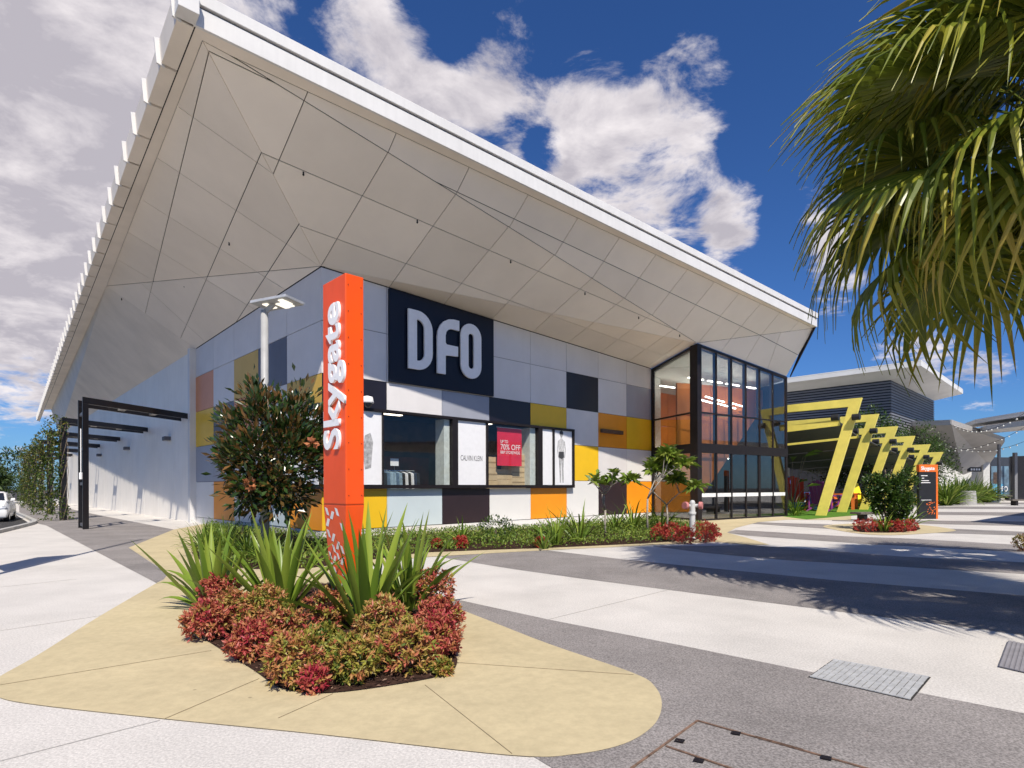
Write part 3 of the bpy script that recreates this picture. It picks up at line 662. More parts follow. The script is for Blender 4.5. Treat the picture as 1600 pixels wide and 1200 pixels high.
MB().poly([RW(s1p - .42 + x, 2.2 + y, .122) for x, y in [(-.2, .0), (.02, .05), (.06, .5), (.1, .9), (.0, 1.2), (-.2, 1.1), (-.3, .6)]]).build('poster_print', prg, shop)
# interior seen through the panes
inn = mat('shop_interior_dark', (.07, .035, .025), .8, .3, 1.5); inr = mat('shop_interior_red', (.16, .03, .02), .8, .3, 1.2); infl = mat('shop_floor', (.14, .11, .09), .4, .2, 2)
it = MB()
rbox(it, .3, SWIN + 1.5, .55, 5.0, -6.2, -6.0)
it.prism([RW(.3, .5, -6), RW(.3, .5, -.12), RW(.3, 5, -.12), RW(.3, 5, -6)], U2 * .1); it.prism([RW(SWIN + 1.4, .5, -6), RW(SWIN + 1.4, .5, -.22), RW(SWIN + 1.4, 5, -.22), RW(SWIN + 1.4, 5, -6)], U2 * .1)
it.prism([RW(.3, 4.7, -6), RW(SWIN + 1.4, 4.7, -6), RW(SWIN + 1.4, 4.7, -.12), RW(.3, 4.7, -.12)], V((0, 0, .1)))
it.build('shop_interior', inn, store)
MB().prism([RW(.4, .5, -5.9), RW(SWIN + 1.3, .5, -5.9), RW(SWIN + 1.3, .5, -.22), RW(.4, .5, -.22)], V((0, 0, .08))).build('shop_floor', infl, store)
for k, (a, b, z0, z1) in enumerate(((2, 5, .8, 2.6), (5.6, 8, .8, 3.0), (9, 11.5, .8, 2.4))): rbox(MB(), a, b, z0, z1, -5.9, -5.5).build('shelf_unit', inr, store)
lampm = mat('small_downlight', (1, .88, .72), .5, emit=60)
for k in range(9): MB().lathe(RW(3 + 1.4 * k, 4.66, -1.5 - (k * 1.7) % 3), [(.001, 0), (.06, 0), (.06, .03), (.001, .03)], 10).build('downlight', lampm, store)
slp = mat('shop_ceiling_panel', (1, .86, .70), .5, emit=4)
for k in range(8):
    q = RW(1.6 + 1.7 * k, 4.67, -1.0 - 1.5 * (k % 3)); MB().box(q, U2 * .5, NR * .12, V((0, 0, .015))).build('ceiling_light', slp, store)
# ---- glazed entrance
ent = MB()
zh0, zh1 = 3.22, 3.66
sidev = (E0 - W0); sidel = sidev.length; sidev.normalize(); fv = (G0 - E0); fl = fv.length; fv.normalize()
fn = V((fv.y, -fv.x, 0)); sn = V((sidev.y, -sidev.x, 0)); sn = sn if sn.dot(NL) > 0 else -sn
def zs(P): return Ww.z + (Ee.z - Ww.z) * ((P - W0).dot(sidev) / sidel)
def ebox(a, b, z0a, z1a, z0b, z1b, nv, p0, p1): return ent.prism([a + V((0, 0, z0a)) + nv * p0, b + V((0, 0, z0b)) + nv * p0, b + V((0, 0, z1b)) + nv * p0, a + V((0, 0, z1a)) + nv * p0], nv * (p1 - p0))
T = .12
ebox(W0, E0, Ww.z - .16, Ww.z - .03, Ee.z - .16, Ee.z - .03, sn, -.1, .05)
ebox(E0, G0, Ee.z - .16, Ee.z - .03, Gg.z - .16, Gg.z - .03, fn, -.1, .05)
ebox(W0, E0, zh0, zh1, zh0, zh1, sn, -.12, .07); ebox(E0, G0, zh0, zh1, zh0, zh1, fn, -.14, .08)
ebox(W0, E0, 0, .1, 0, .1, sn, -.1, .05); ebox(E0, G0, 0, .07, 0, .07, fn, -.1, .05)
ebox(W0, W0 + sidev * .14, 0, Ww.z - .03, 0, Ww.z - .03, sn, -.1, .06)
ent.prism([E0 - sidev * .45 + sn * .07, E0 + sn * .07 + fn * .09, E0 + fv * .22 + fn * .09, E0 + fv * .22 - fn * .2, E0 - sidev * .45 - sn * .2], V((0, 0, Ee.z - .05)))
ebox(G0 - fv * .12, G0, 0, Gg.z - .03, 0, Gg.z - .03, fn, -.1, .06)
ebox(W0, E0, 5.10, 5.17, 5.10, 5.17, sn, -.06, .04); ebox(E0, G0, 5.08, 5.15, 5.08, 5.15, fn, -.06, .04)
MBF = [.22 + (fl - .34) * k / 6 for k in range(7)]
entr = ent.build('entrance_frame', darkframe, store)
for k in range(1, 6):
    a = E0 + fv * MBF[k]; zt_ = Ee.z + (Gg.z - Ee.z) * MBF[k] / fl - .16
    MB().prism([a - fv * .035 - fn * .16, a + fv * .035 - fn * .16, a + fv * .035 + fn * .04, a - fv * .035 + fn * .04], V((0, 0, 0))).v
    m_ = MB(); m_.prism([a - fv * .035 - fn * .16 + V((0, 0, zh1)), a + fv * .035 - fn * .16 + V((0, 0, zh1)), a + fv * .035 + fn * .045 + V((0, 0, zh1)), a - fv * .035 + fn * .045 + V((0, 0, zh1))], V((0, 0, zt_ - zh1))); m_.build('mullion', darkframe, entr)
    w_ = .14 if k == 4 else .05
    m_ = MB(); m_.prism([a - fv * w_ - fn * .1 + V((0, 0, .07)), a + fv * .04 - fn * .1 + V((0, 0, .07)), a + fv * .04 + fn * .045 + V((0, 0, .07)), a - fv * w_ + fn * .045 + V((0, 0, .07))], V((0, 0, zh0 - .07))); m_.build('mullion', darkframe, entr)
band = mat('white_glass_band', (.8, .8, .8), .5)
for k in range(6):
    a = E0 + fv * (MBF[k] + .04); b = E0 + fv * (MBF[k + 1] - .05)
    za = Ee.z + (Gg.z - Ee.z) * MBF[k] / fl - .17; zb2 = Ee.z + (Gg.z - Ee.z) * MBF[k + 1] / fl - .17
    for z0, z1, z2 in ((.07, zh0, zh0), (zh1, 5.08, 5.08), (5.15, za, zb2)):
        MB().prism([a + V((0, 0, z0)), b + V((0, 0, z0)), b + V((0, 0, z2)), a + V((0, 0, z1))], fn * .01).build('pane', eglass, entr)
    MB().prism([a + V((0, 0, 1.12)) + fn * .012, b + V((0, 0, 1.12)) + fn * .012, b + V((0, 0, 1.30)) + fn * .012, a + V((0, 0, 1.30)) + fn * .012], fn * .004).build('safety_band', band, entr)
a, b = W0 + sidev * .14, E0 - sidev * .45
for z0, z1, z2 in ((.1, zh0, zh0), (zh1, 5.1, 5.1), (5.17, zs(a) - .17, zs(b) - .17)):
    MB().prism([a + V((0, 0, z0)), b + V((0, 0, z0)), b + V((0, 0, z2)), a + V((0, 0, z1))], sn * .01).build('pane', eglass, entr)
dm = E0 + fv * (fl * .5)
MB().lathe(dm + fn * .13 + V((0, 0, 3.42)), [(.001, 0), (.07, .0), (.09, .05), (.001, .09)], 12).build('door_sensor', signwhite, entr)
# lobby behind the glass
lob = mat('lobby_orange', (.70, .20, .03), .6, .12, .8); lobw = mat('lobby_white', (.62, .64, .60), .6); lobd = mat('lobby_dark', (.035, .032, .03), .7, .2, 2); lobf = mat('lobby_floor', (.25, .23, .21), .3, .1, 1.5)
bk = -sidev; dep = 6.0
MB().prism([W0 - sidev * .25 + fv * .05, W0 - sidev * .25 + fv * .9, W0 - sidev * .5 + fv * .9, W0 - sidev * .5 + fv * .05], V((0, 0, 7.6))).build('lobby_wall', lobw, store)
b0, b1 = E0 + bk * dep, G0 + bk * dep + fv * .5
MB().prism([b0, b1, b1 + V((0, 0, 3.3)), b0 + V((0, 0, 3.3))], bk * .2).build('lobby_wall', lobd, store)
nP = 5
for k in range(nP):
    for z0, z1 in ((3.3, 5.2), (5.23, 7.4)):
        a = b0.lerp(b1, k / nP); b = b0.lerp(b1, (k + .985) / nP)
        MB().prism([a + V((0, 0, z0)), b + V((0, 0, z0)), b + V((0, 0, z1)), a + V((0, 0, z1))], bk * .15).build('lobby_panel', lob, store)
# folded orange wall inside, with its sloping edge
q0 = E0 + bk * 1.7
LX = proj(q0 + fv * .12 + V((0, 0, 3)))[0]
FW = [[(LX, 598), (1110, 602), (1110, 648), (LX, 648)], [(1111, 602), (1206, 612), (1182, 651), (1111, 649)], [(LX, 650), (1110, 650), (1110, 756), (1098, 775), (LX, 775)], [(1111, 651), (1181, 653), (1111, 755)]]
for po in FW: MB().prism([onplane(x, y, q0, fn) for x, y in po], bk * .12).build('lobby_fold_panel', lob, store)
MB().prism([E0 + bk * dep, E0, G0, G0 + bk * dep], V((0, 0, .006))).build('lobby_floor', lobf, store)
MB().prism([E0 - fn * .2 + fv * .2 + V((0, 0, Ee.z - .2)), G0 - fn * .2 + V((0, 0, Gg.z - .2)), G0 + bk * dep + V((0, 0, 7.0)), E0 + bk * dep + V((0, 0, 7.3))], V((0, 0, .08))).build('lobby_ceiling', lobw, store)
MB().prism([G0 - fn * .15, G0 - fn * .15 + fv * .15, G0 + bk * dep + fv * .15, G0 + bk * dep], V((0, 0, 7.3))).build('lobby_wall', lobd, store)
lcp = mat('lobby_ceiling_panel', (1, .93, .84), .5, emit=12)
for k in range(4):
    for j in range(2):
        q = E0 + fv * (.9 + 1.5 * k) + bk * (1.0 + 2.4 * j) + V((0, 0, 6.95)); MB().box(q, fv * .55, fn * .05, V((0, 0, .02))).build('ceiling_light', lcp, store)
        q = E0 + fv * (.9 + 1.5 * k) + bk * (3.0 + 1.2 * j) + V((0, 0, 3.22)); MB().box(q, fv * .5, fn * .04, V((0, 0, .02))).build('ceiling_light', lcp, store)
tubem = mat('lobby_light_tube', (1, .95, .86), .5, emit=14)
for k in range(4):
    a = E0 + bk * (.55 + k * .30) + fv * (.2 + 1.3 * k) + V((0, 0, 5.9 + .2 * (k % 2))); MB().bar(a, a + fv * 1.5 + V((0, 0, -.15)), .06, .04).build('light_tube', tubem, store)
    a = E0 + bk * 3.6 + fv * (1.3 * k + .4) + V((0, 0, 3.1)); MB().bar(a, a + fv * 1.0, .1, .04).build('light_tube', tubem, store)
# ================================================================ SIGNS
sg = thing('store_sign', 'square navy sign board with three big white letters high on the panelled wall', 'sign', None, RW(swall(688), 5.2))
s0, s1 = swall(607), swall(769.5); sz0 = 5.18
st = lambda s: topz(s / SW_END, ZW) - .06
MB().prism([RW(s0, sz0, .0), RW(s1, sz0, .0), RW(s1, st(s1), .0), RW(s0, st(s0), .0)], NR * .10).build('sign_face', navy, sg, .006)
def rr(cx, cz, hw, hh, r, n=8, corners=(1, 1, 1, 1)):
    """rounded rectangle loop; corner order: bottom-right, top-right, top-left, bottom-left (0 = square)"""
    out = []
    for k, (sx, sz, a0) in enumerate(((1, -1, -90), (1, 1, 0), (-1, 1, 90), (-1, -1, 180))):
        q = r if corners[k] else .012
        for i in range(n + 1):
            a = math.radians(a0 + 90 * i / n); out.append((cx + sx * (hw - q) + q * math.cos(a), cz + sz * (hh - q) + q * math.sin(a)))
    return out
def on(l, p=.16): return [RW(x, z, p) for x, z in l]
def at(px, py): P = onplane(px, py, RW(0, 0, .2), NR); return (P - C0).dot(U2), P.z
dl, dtop = at(637.5, 480); _, dbot = at(637.5, 575); dr, _ = at(675.5, 520)
lh = (dtop - dbot) / 2 * .985; lz = (dtop + dbot) / 2 - .02; stk = .37
dw = (dr - dl) / 2
MB().ring(on(rr(dl + dw, lz, dw, lh, dw * 1.25, 8, (1, 1, 0, 0))), on(rr(dl + dw + .0, lz, dw - stk * .95, lh - stk * .85, dw * .55, 8, (1, 1, 0, 0))), NR * .07).build('letter', signwhite, sg, .006)
fl_, _ = at(682.8, 550); fr_, _ = at(717, 500)
Fp = []
r_ = .75
Fp += [(fl_, lz - lh), (fl_ + stk, lz - lh), (fl_ + stk, lz - .34)]
Fp += [(fl_ + stk + .9 * (fr_ - fl_ - stk), lz - .30), (fl_ + stk + .9 * (fr_ - fl_ - stk), lz + .06), (fl_ + stk + .05, lz + .06), (fl_ + stk, lz + .12)]
Fp += [(fl_ + stk + .28 * (1 - math.sin(math.radians(a))) * 1.0, lz + lh - stk - .28 * (1 - math.cos(math.radians(a)))) for a in (90, 60, 30, 0)][0:4]
Fp += [(fr_, lz + lh - stk), (fr_, lz + lh)]
Fp += [(fl_ + r_ - r_ * math.sin(math.radians(a)), lz + lh - r_ + r_ * math.cos(math.radians(a))) for a in (0, 18, 36, 54, 72, 90)]
MB().prism(on(Fp), NR * .07).build('letter', signwhite, sg)
ol, _ = at(719.5, 545); orr, _ = at(751.5, 545); ow = (orr - ol) / 2
MB().ring(on(rr(ol + ow, lz, ow, lh, ow * .98, 8)), on(rr(ol + ow, lz, ow - stk, lh - stk, (ow - stk) * .95, 8)), NR * .07).build('letter', signwhite, sg, .006)

# ---- orange pylon
pk = D(540.5, 761, 7.8); pk.z = 0
py_ = thing('pylon_sign', 'tall orange pylon with white vertical lettering standing in the front garden bed', 'sign', None, pk)
a_, b_ = V2 * .66, U2 * .275
def sect(z, k, sh=0.0):
    c_ = pk + a_ * .5 + b_ * .5; o_ = V2 * sh
    return [c_ + o_ + (a_ * x + b_ * y) * k + V((0, 0, z)) for x, y in ((-.5, -.5), (-.5, .5), (.5, .5), (.5, -.5))]
def loft(mb, secs):
    b = len(mb.v); n = len(secs[0])
    for s_ in secs: mb.v += [tuple(p) for p in s_]
    for i in range(len(secs) - 1):
        for k in range(n): k2 = (k + 1) % n; mb.f.append((b + i * n + k, b + i * n + k2, b + (i + 1) * n + k2, b + (i + 1) * n + k))
    mb.f.append(tuple(range(b + n))); e = b + (len(secs) - 1) * n; mb.f.append(tuple(range(e, e + n))); return mb
ZT = 4.50
up_ = loft(MB(), [sect(1.375, 1), sect(ZT, 1)])
up_.build('shaft', orange, py_, .012)
loft(MB(), [sect(0, .55), sect(1.362, 1)]).build('tapered_base', orange, py_, .008)
loft(MB(), [sect(1.36, .985), sect(1.377, .985)]).build('seam', mat('orange_seam', (.4, .04, .002), .5), py_)
for z in np.linspace(1.5, 4.35, 9):
    for y in (.15, .85):
        MB().lathe(pk + b_ * y + V((0, 0, float(z))) - V2 * .003, [(.001, -.008), (.009, -.006), (.009, .006), (.001, .008)], 8).build('rivet', MATS['orange_seam'], py_)
# lettering, reading upwards on the face that looks left
fo = pk - U2 * .0 + V2 * .38
txt = text('lettering', 'Skygate', signwhite, py_, pk + V2 * .33 + V((0, 0, 2.12)) - U2 * .016, (0, 0, 1), V2, .62, .018, .015, 'LEFT', 1.08)
loz = mat('white_vinyl', (.82, .80, .80), .5)
rl = random.Random(3)
for r in range(8):
    for c_ in range(4):
        if rl.random() < .30: continue
        z = 1.22 - r * .155 + (.05 if c_ % 2 else 0)
        if z < .06: continue
        k = .55 + .45 * z / 1.362; x0 = (c_ - 1.5) * .15 * k
        sk = .028 if (r + c_) % 2 else -.028
        def fp(x, dz):
            zz = z + dz; kk = .55 + .45 * zz / 1.362
            return pk + a_ * .5 + b_ * .5 - b_ * (.5 * kk) - U2 * .004 + V2 * x + V((0, 0, zz))
        hwl = .040 * k
        MB().poly([fp(x0 - hwl - sk, -.06), fp(x0 + hwl - sk, -.045), fp(x0 + hwl + sk, .06), fp(x0 - hwl + sk, .045)]).build('lozenge', loz, py_)

# ================================================================ LAMPS
lp = D(414, 763, 14.2); lp.z = 0
lm = thing('lamp_post', 'tall grey lamp post with flat square head of lit tubes behind the magnolia', 'lamp post', None, lp)
MB().tube([lp, lp + V((0, 0, 5.95))], [.10, .085], 14).build('pole', grey, lm, 0, True)
hc = lp + V((.30, .06, 6.16)); hx = (V2 * -.75 + V((.2, 0, 0))).normalized() * .46; hx = V((.47, -.10, .045)); hy = V((.10, .36, .01)); hz = V((0, 0, .035))
MB().box(hc, hx, hy, hz).build('head', mat('lamp_head_shell', (.5, .51, .52), .4, metal=.3), lm, .01)
MB().bar(lp + V((0, 0, 5.9)), hc + V((-.1, 0, -.03)), .12, .10).build('bracket', grey, lm)
tube_ = mat('lamp_tube', (1, .93, .78), .4, emit=.75)
for k, (x, y) in enumerate(((-.45, 0), (.1, .35), (.42, .25), (.55, -.2))):
    c_ = hc + hx * x + hy * y - V((0, 0, .045)); MB().box(c_, hx * .13, hy * .52, V((0, 0, .012))).build('tube', tube_, lm)
# wall lights on the left white wall
for k, (px, py, w) in enumerate(((267, 682, .55), (203, 698, .5), (159, 709, .5))):
    P = onplane(px, py, pb, wn_)
    o = thing('wall_light', ['dark box wall light nearest the coloured panels, under the first black beam', 'dark box wall light in the middle of the three on the white wall', 'dark box wall light farthest along the white wall'][k], 'wall light', 'box lights on the white wall', P)
    MB().prism([P, P + wd * w, P + wd * w - V((0, 0, .2)), P - V((0, 0, .2))], wn_ * .3).build('housing', mat('light_housing', (.10, .10, .11), .5), o, .01)
    MB().prism([P + wn_ * .05 - V((0, 0, .22)), P + wd * w + wn_ * .05 - V((0, 0, .22)), P + wd * w + wn_ * .25 - V((0, 0, .22)), P + wn_ * .25 - V((0, 0, .22))], V((0, 0, .018))).build('lens', grey, o)
P = onplane(953, 676, C0, NR)
o = thing('wall_light', 'slim dark bar light fixed on the orange wall panel', 'wall light', None, P)
rs_ = (P - C0).dot(U2)
MB().prism([RW(rs_ - .85, P.z - .06, .06), RW(rs_ + .85, P.z - .06, .06), RW(rs_ + .85, P.z + .12, .06), RW(rs_ - .85, P.z + .12, .06)], NR * .14).build('housing', mat('bronze_light', (.10, .05, .025), .5), o, .01)
MB().prism([RW(rs_ - .75, P.z - .0, .0), RW(rs_ + .75, P.z - .0, .0), RW(rs_ + .75, P.z + .06, .0), RW(rs_ - .75, P.z + .06, .0)], NR * .06).build('bracket', darkframe, o)
P = onplane(574, 629, RW(0, 0, .25), NR)
o = thing('security_camera', 'white dome security camera on the wall beside the orange pylon', 'camera', None, P)
MB().lathe(P + V((0, 0, -.02)), [(.02, .24), (.17, .20), (.21, .04), (.20, 0)], 16).build('housing', signwhite, o, 0, True)
MB().lathe(P + V((0, 0, -.12)), [(.004, -.06), (.09, -.03), (.15, .05), (.16, .10)], 14).build('dome', mat('camera_dome', (.05, .05, .06), .15), o, 0, True)
MB().bar(P + V((0, 0, .1)), P - NR * .25 + V((0, 0, .1)), .05, .05).build('bracket', signwhite, o)
# hydrant standpipe
hp = G(1082, 842)
o = thing('fire_hydrant', 'grey standpipe hydrant with two faded red caps at the end of the bed', 'hydrant', None, hp)
MB().lathe(hp, [(.13, 0), (.13, .05), (.09, .06), (.085, .75), (.11, .76), (.11, .82), (.085, .83), (.085, 1.12), (.06, 1.18), (.01, 1.2)], 14).build('pipe', mat('pipe_grey', (.55, .56, .55), .5), o)
capm = mat('faded_red_cap', (.55, .20, .19), .6, .15, 12)
for s_ in (-1, 1):
    q = hp + V((s_ * .09, 0, 1.02)); e_ = q + V((s_ * .10, -.05, .01))
    MB().tube([q, e_], .055, 12).build('outlet', mat('pipe_grey', (.5, .5, .5)), o)
    MB().tube([e_, e_ + V((s_ * .09, -.05, .0))], [.12, .115], 14).build('cap', capm, o, .01)
MB().bar(hp + V((-.12, 0, .82)), hp + V((.12, 0, .82)), .03, .03).build('valve_bar', steel, o)

# ================================================================ BLACK PORTALS along the side wall
pd = V((-.90, 1, 0))
base0 = G(134, 827); names = ['first and nearest black steel portal frame bridging the side footpath', 'second black steel portal frame with vine on its post', 'third black portal frame along the side wall, half hidden by vine', 'fourth black portal post along the side wall', 'fifth black portal post along the side wall', 'sixth black portal post along the side wall', 'farthest black portal post at the left edge']
tops = 4.95
_T = onplane(295, 700, pb, wn_); PDIR = V((_T.x - base0.x, _T.y - base0.y, 0)).normalized()
posts = []
for i in range(7):
    b0 = base0 + pd * (6.55 * i); posts.append(b0)
    o = thing('portal_frame', names[i], 'portal frame', 'black portal frames along the side wall', b0)
    dd = PDIR   # towards wall
    off = wd * 1.25
    span = (pb - b0).dot(-wn_) / dd.dot(-wn_) - .05
    for k, q in enumerate((b0, b0 + off)):
        MB().box(q + V((0, 0, tops / 2)), dd * .13, wd * .055, V((0, 0, tops / 2))).build('post', black, o, .006)
        MB().prism([q - dd * .13 - wd * .055 + V((0, 0, tops + .002)), q - dd * .13 + wd * .055 + V((0, 0, tops + .002)), q + dd * span + wd * .055 + V((0, 0, tops + .002)), q + dd * span - wd * .055 + V((0, 0, tops + .002))], V((0, 0, .26))).build('beam', black, o, .006)
    for z in (.15, 1.8, 3.2, 4.6): MB().bar(b0 + off * .05 + V((0, 0, z)), b0 + off * .95 + V((0, 0, z)), .12, .12).build('spacer', mat('spacer_plate', (.10, .10, .11), .5), o)
    for f in (.35, .66): MB().bar(b0 + dd * span * f + off * .05 + V((0, 0, tops + .1)), b0 + dd * span * f + off * .95 + V((0, 0, tops + .1)), .25, .08).build('spacer', mat('beam_spacer', (.30, .29, .27), .6), o)
# conduit on the first post
o = thing('conduit', 'thin white conduit with switch box on the first black portal post', 'conduit', None, base0)
q = base0 - wd * .09 - (wn_ * -1) * .16
MB().tube([q + V((0, 0, 2.2)), q + V((0, 0, 3.95))], .018, 8).build('pipe', signwhite, o)
MB().box(q + V((0, 0, 2.1)), V((.05, 0, 0)), V((0, .04, 0)), V((0, 0, .13))).build('switch_box', signwhite, o, .008)

# ================================================================ CAR at the left edge (faces the camera)
cp = G(-26, 817); carp = mat('white_car_paint', (.80, .80, .80), .15, .01, spec=.7); tyre = mat('tyre', (.02, .02, .02), .85); chrome = mat('chrome', (.7, .7, .7), .15, metal=1.0); blk = mat('black_trim', (.015, .015, .017), .5)
car = thing('parked_car', 'white hatchback parked nose first at the far left kerb', 'car', None, cp)
cf = V((.58, -.82, 0)).normalized(); cs = V((-cf.y, cf.x, 0))     # forward, left-to-right
def cl(x, y, z): return cp + cf * (x - .0) + cs * y + V((0, 0, z))   # x forward from front axle-ish, car extends to -4.0
prof = [(0.02, .30, .62, .80), (-.02, .22, .72, .86), (-.25, .2, .82, .87), (-1.05, .2, .98, .87), (-1.15, .2, 1.0, .87), (-2.0, .2, 1.02, .87), (-3.3, .2, 1.02, .87), (-3.95, .25, .98, .82), (-4.05, .35, .8, .74)]
secs = []
for x, zlo, zhi, hw in prof:
    hgt = zhi - zlo
    secs.append([cl(x, -hw * .93, zlo), cl(x, -hw, zlo + hgt * .35), cl(x, -hw * .98, zlo + hgt * .7), cl(x, -hw * .82, zhi), cl(x, 0, zhi + .035), cl(x, hw * .82, zhi), cl(x, hw * .98, zlo + hgt * .7), cl(x, hw, zlo + hgt * .35), cl(x, hw * .93, zlo)])
loft(MB(), secs).build('body', carp, car, .02, True)
cab = [(-1.0, .98, .02, .74), (-1.75, .98, .42, .66), (-2.2, .98, .49, .64), (-3.1, .98, .46, .62), (-3.9, .98, .05, .66)]
cs_ = [[cl(x, -.76, z0), cl(x, -hw * .98, z0 + h_ * .85), cl(x, -hw * .75, z0 + h_), cl(x, hw * .75, z0 + h_), cl(x, hw * .98, z0 + h_ * .85), cl(x, .76, z0)] for x, z0, h_, hw in cab]
loft(MB(), cs_).build('cabin', carp, car, .02, True)
MB().poly([cl(-1.06, -.66, 1.035), cl(-1.06, .66, 1.035), cl(-1.74, .54, 1.405), cl(-1.74, -.54, 1.405)]).build('windscreen', mat('windscreen_glass', (.02, .022, .025), .05, spec=.9), car)
for s_ in (-1, 1):
    MB().poly([cl(-1.2, s_ * .765, 1.06), cl(-1.85, s_ * .70, 1.38), cl(-3.0, s_ * .70, 1.38), cl(-3.4, s_ * .765, 1.06)]).build('side_window', mat('side_glass', (.02, .022, .025), .05, spec=.9), car)
    h = MB(); h.prism([cl(.035, s_ * .46, .60), cl(-.0, s_ * .80, .66), cl(-.32, s_ * .86, .80), cl(-.10, s_ * .66, .76)], cf * .03 + V((0, 0, .015))); h.build('headlight', mat('headlight_lens', (.55, .57, .6), .08, spec=.9, metal=.3), car, .01)
    mi = MB(); mi.prism([cl(-1.25, s_ * .86, 1.0), cl(-1.25, s_ * 1.04, 1.02), cl(-1.25, s_ * 1.04, 1.15), cl(-1.25, s_ * .88, 1.13)], cf * .1); mi.build('mirror', carp, car, .02)
    for x in (-.75, -3.2):
        wc = cl(x, s_ * .76, .31); w_ = thing('tmp', 'x', 'x'); bpy.data.objects.remove(w_)
        wo_ = MB().tube([wc - cs * .10, wc + cs * .10], .31, 24).build('wheel', tyre, car, .02)
        MB().tube([wc + cs * s_ * .09, wc + cs * s_ * .112], [.2, .19], 20).build('rim', chrome, wo_)
MB().prism([cl(.03, -.42, .30), cl(.03, .42, .30), cl(.02, .5, .45), cl(.02, -.5, .45)], cf * .03).build('lower_grille', blk, car)
MB().prism([cl(.04, -.3, .58), cl(.04, .3, .58), cl(.02, .36, .64), cl(.02, -.36, .64)], cf * .03).build('grille', chrome, car)
for s_ in (-1, 1): MB().lathe(cl(.03, s_ * .62, .36), [(.001, 0), (.06, 0), (.06, .1), (.001, .1)], 12).build('fog_light', chrome, car)

# ================================================================ YELLOW LEANING FRAMES
fu = V((.70, .714, 0)).normalized()
yb0 = G(1275, 806)
lab = ['first and largest yellow leaning frame beside the entrance', 'second yellow leaning frame from the entrance', 'third yellow leaning frame from the entrance', 'fourth yellow leaning frame, its post hidden behind the round shrub', 'fifth yellow leaning frame from the entrance', 'sixth and smallest yellow leaning frame by the directory sign']
ybs = []; YT = [(1329, 623), (1357, 648), (1388, 667), (1416, 682), (1441, 695), (1462, 707)]
for i in range(6):
    ht = 6.25 - .33 * i; ypx, ypy = YT[i]; tq_ = D(ypx, ypy, F * (ht - 1.6) / (760.2 - ypy)); b0 = V((tq_.x, tq_.y, 0)) + V2 * 1.5 ; ybs.append((b0, ht))
    o = thing('leaning_frame', lab[i], 'frame', 'yellow leaning frames over the seating lawn', b0)
    tp_ = b0 - V2 * 1.77 + V((0, 0, ht)); w2 = .27; dp = fu * .16
    e_ = tp_ + V2 * 9.0
    sl_ = (tp_ - b0) / ht
    MB().prism([b0 - V2 * w2, b0 + V2 * w2, b0 + sl_ * (ht - .42) + V2 * w2, tp_ - sl_ * .0 - V2 * w2], dp).build('post', yellowp, o, .01)
    MB().prism([tp_ - V2 * w2 + dp * .02, e_, e_ - V((0, 0, .42)), b0 + sl_ * (ht - .42) + V2 * w2 + dp * .02], dp * .96).build('beam', yellowp, o, .01)
    for k in ((1, 0) if i < 5 else (0,)):
        q = tp_ + V2 * (1.0 * k - .05) - V((0, 0, 1.0 if k == 0 else .95)) + (dp * -.6)
        MB().tube([q - V2 * .15, q + V2 * .22], .17, 10).build('spotlight', blk, o, .01)
# shade canopies slung between the frames
can = mat('dark_shade_cloth', (.05, .05, .055), .8)
cnp = thing('shade_canopy', 'dark shade canopy with yellow front edge under the leaning frames', 'canopy', None, yb0)
for i in range(5):
    b0, ht = ybs[i]; b1, ht1 = ybs[i + 1]
    p0 = b0 - V2 * .9 + V((0, 0, ht - 1.25)) + fu * .4; p1 = b1 - V2 * .9 + V((0, 0, ht1 - 1.25)) - fu * .1
    MB().prism([p0, p1, p1 + V2 * 9 - V((0, 0, .5)), p0 + V2 * 9 - V((0, 0, .5))], V((0, 0, .08))).build('canopy_sheet', can, cnp)
    if i < 2: MB().prism([p0 - V((0, 0, .1)), p0 + V2 * 9 - V((0, 0, .6)), p0 + V2 * 9 + V((0, 0, -.25)), p0 + V((0, 0, .25))], fu * -.1).build('canopy_edge', yellowp, cnp)
olv = mat('olive_wall', (.10, .10, .055), .8, .15, 1.0); dkw = mat('shade_dark_wall', (.05, .05, .055), .8, .15, 1)  # both wall tones kept dark to stand for the courtyard's interior shade
w0 = yb0 + V2 * 9.3 - fu * 3
lw = thing('courtyard_wall', 'charcoal and olive wall behind the coloured chairs, darkened to stand for shade', 'wall', None, w0)
MB().prism([w0, w0 + fu * 26, w0 + fu * 26 + V((0, 0, 4.6)), w0 + V((0, 0, 5.6))], V2 * .2).build('wall', dkw, lw)
MB().prism([w0 + fu * 3, w0 + fu * 8, w0 + fu * 8 + V((0, 0, 3.8)), w0 + fu * 3 + V((0, 0, 3.8))], V2 * -.06).build('olive_panel', olv, lw)
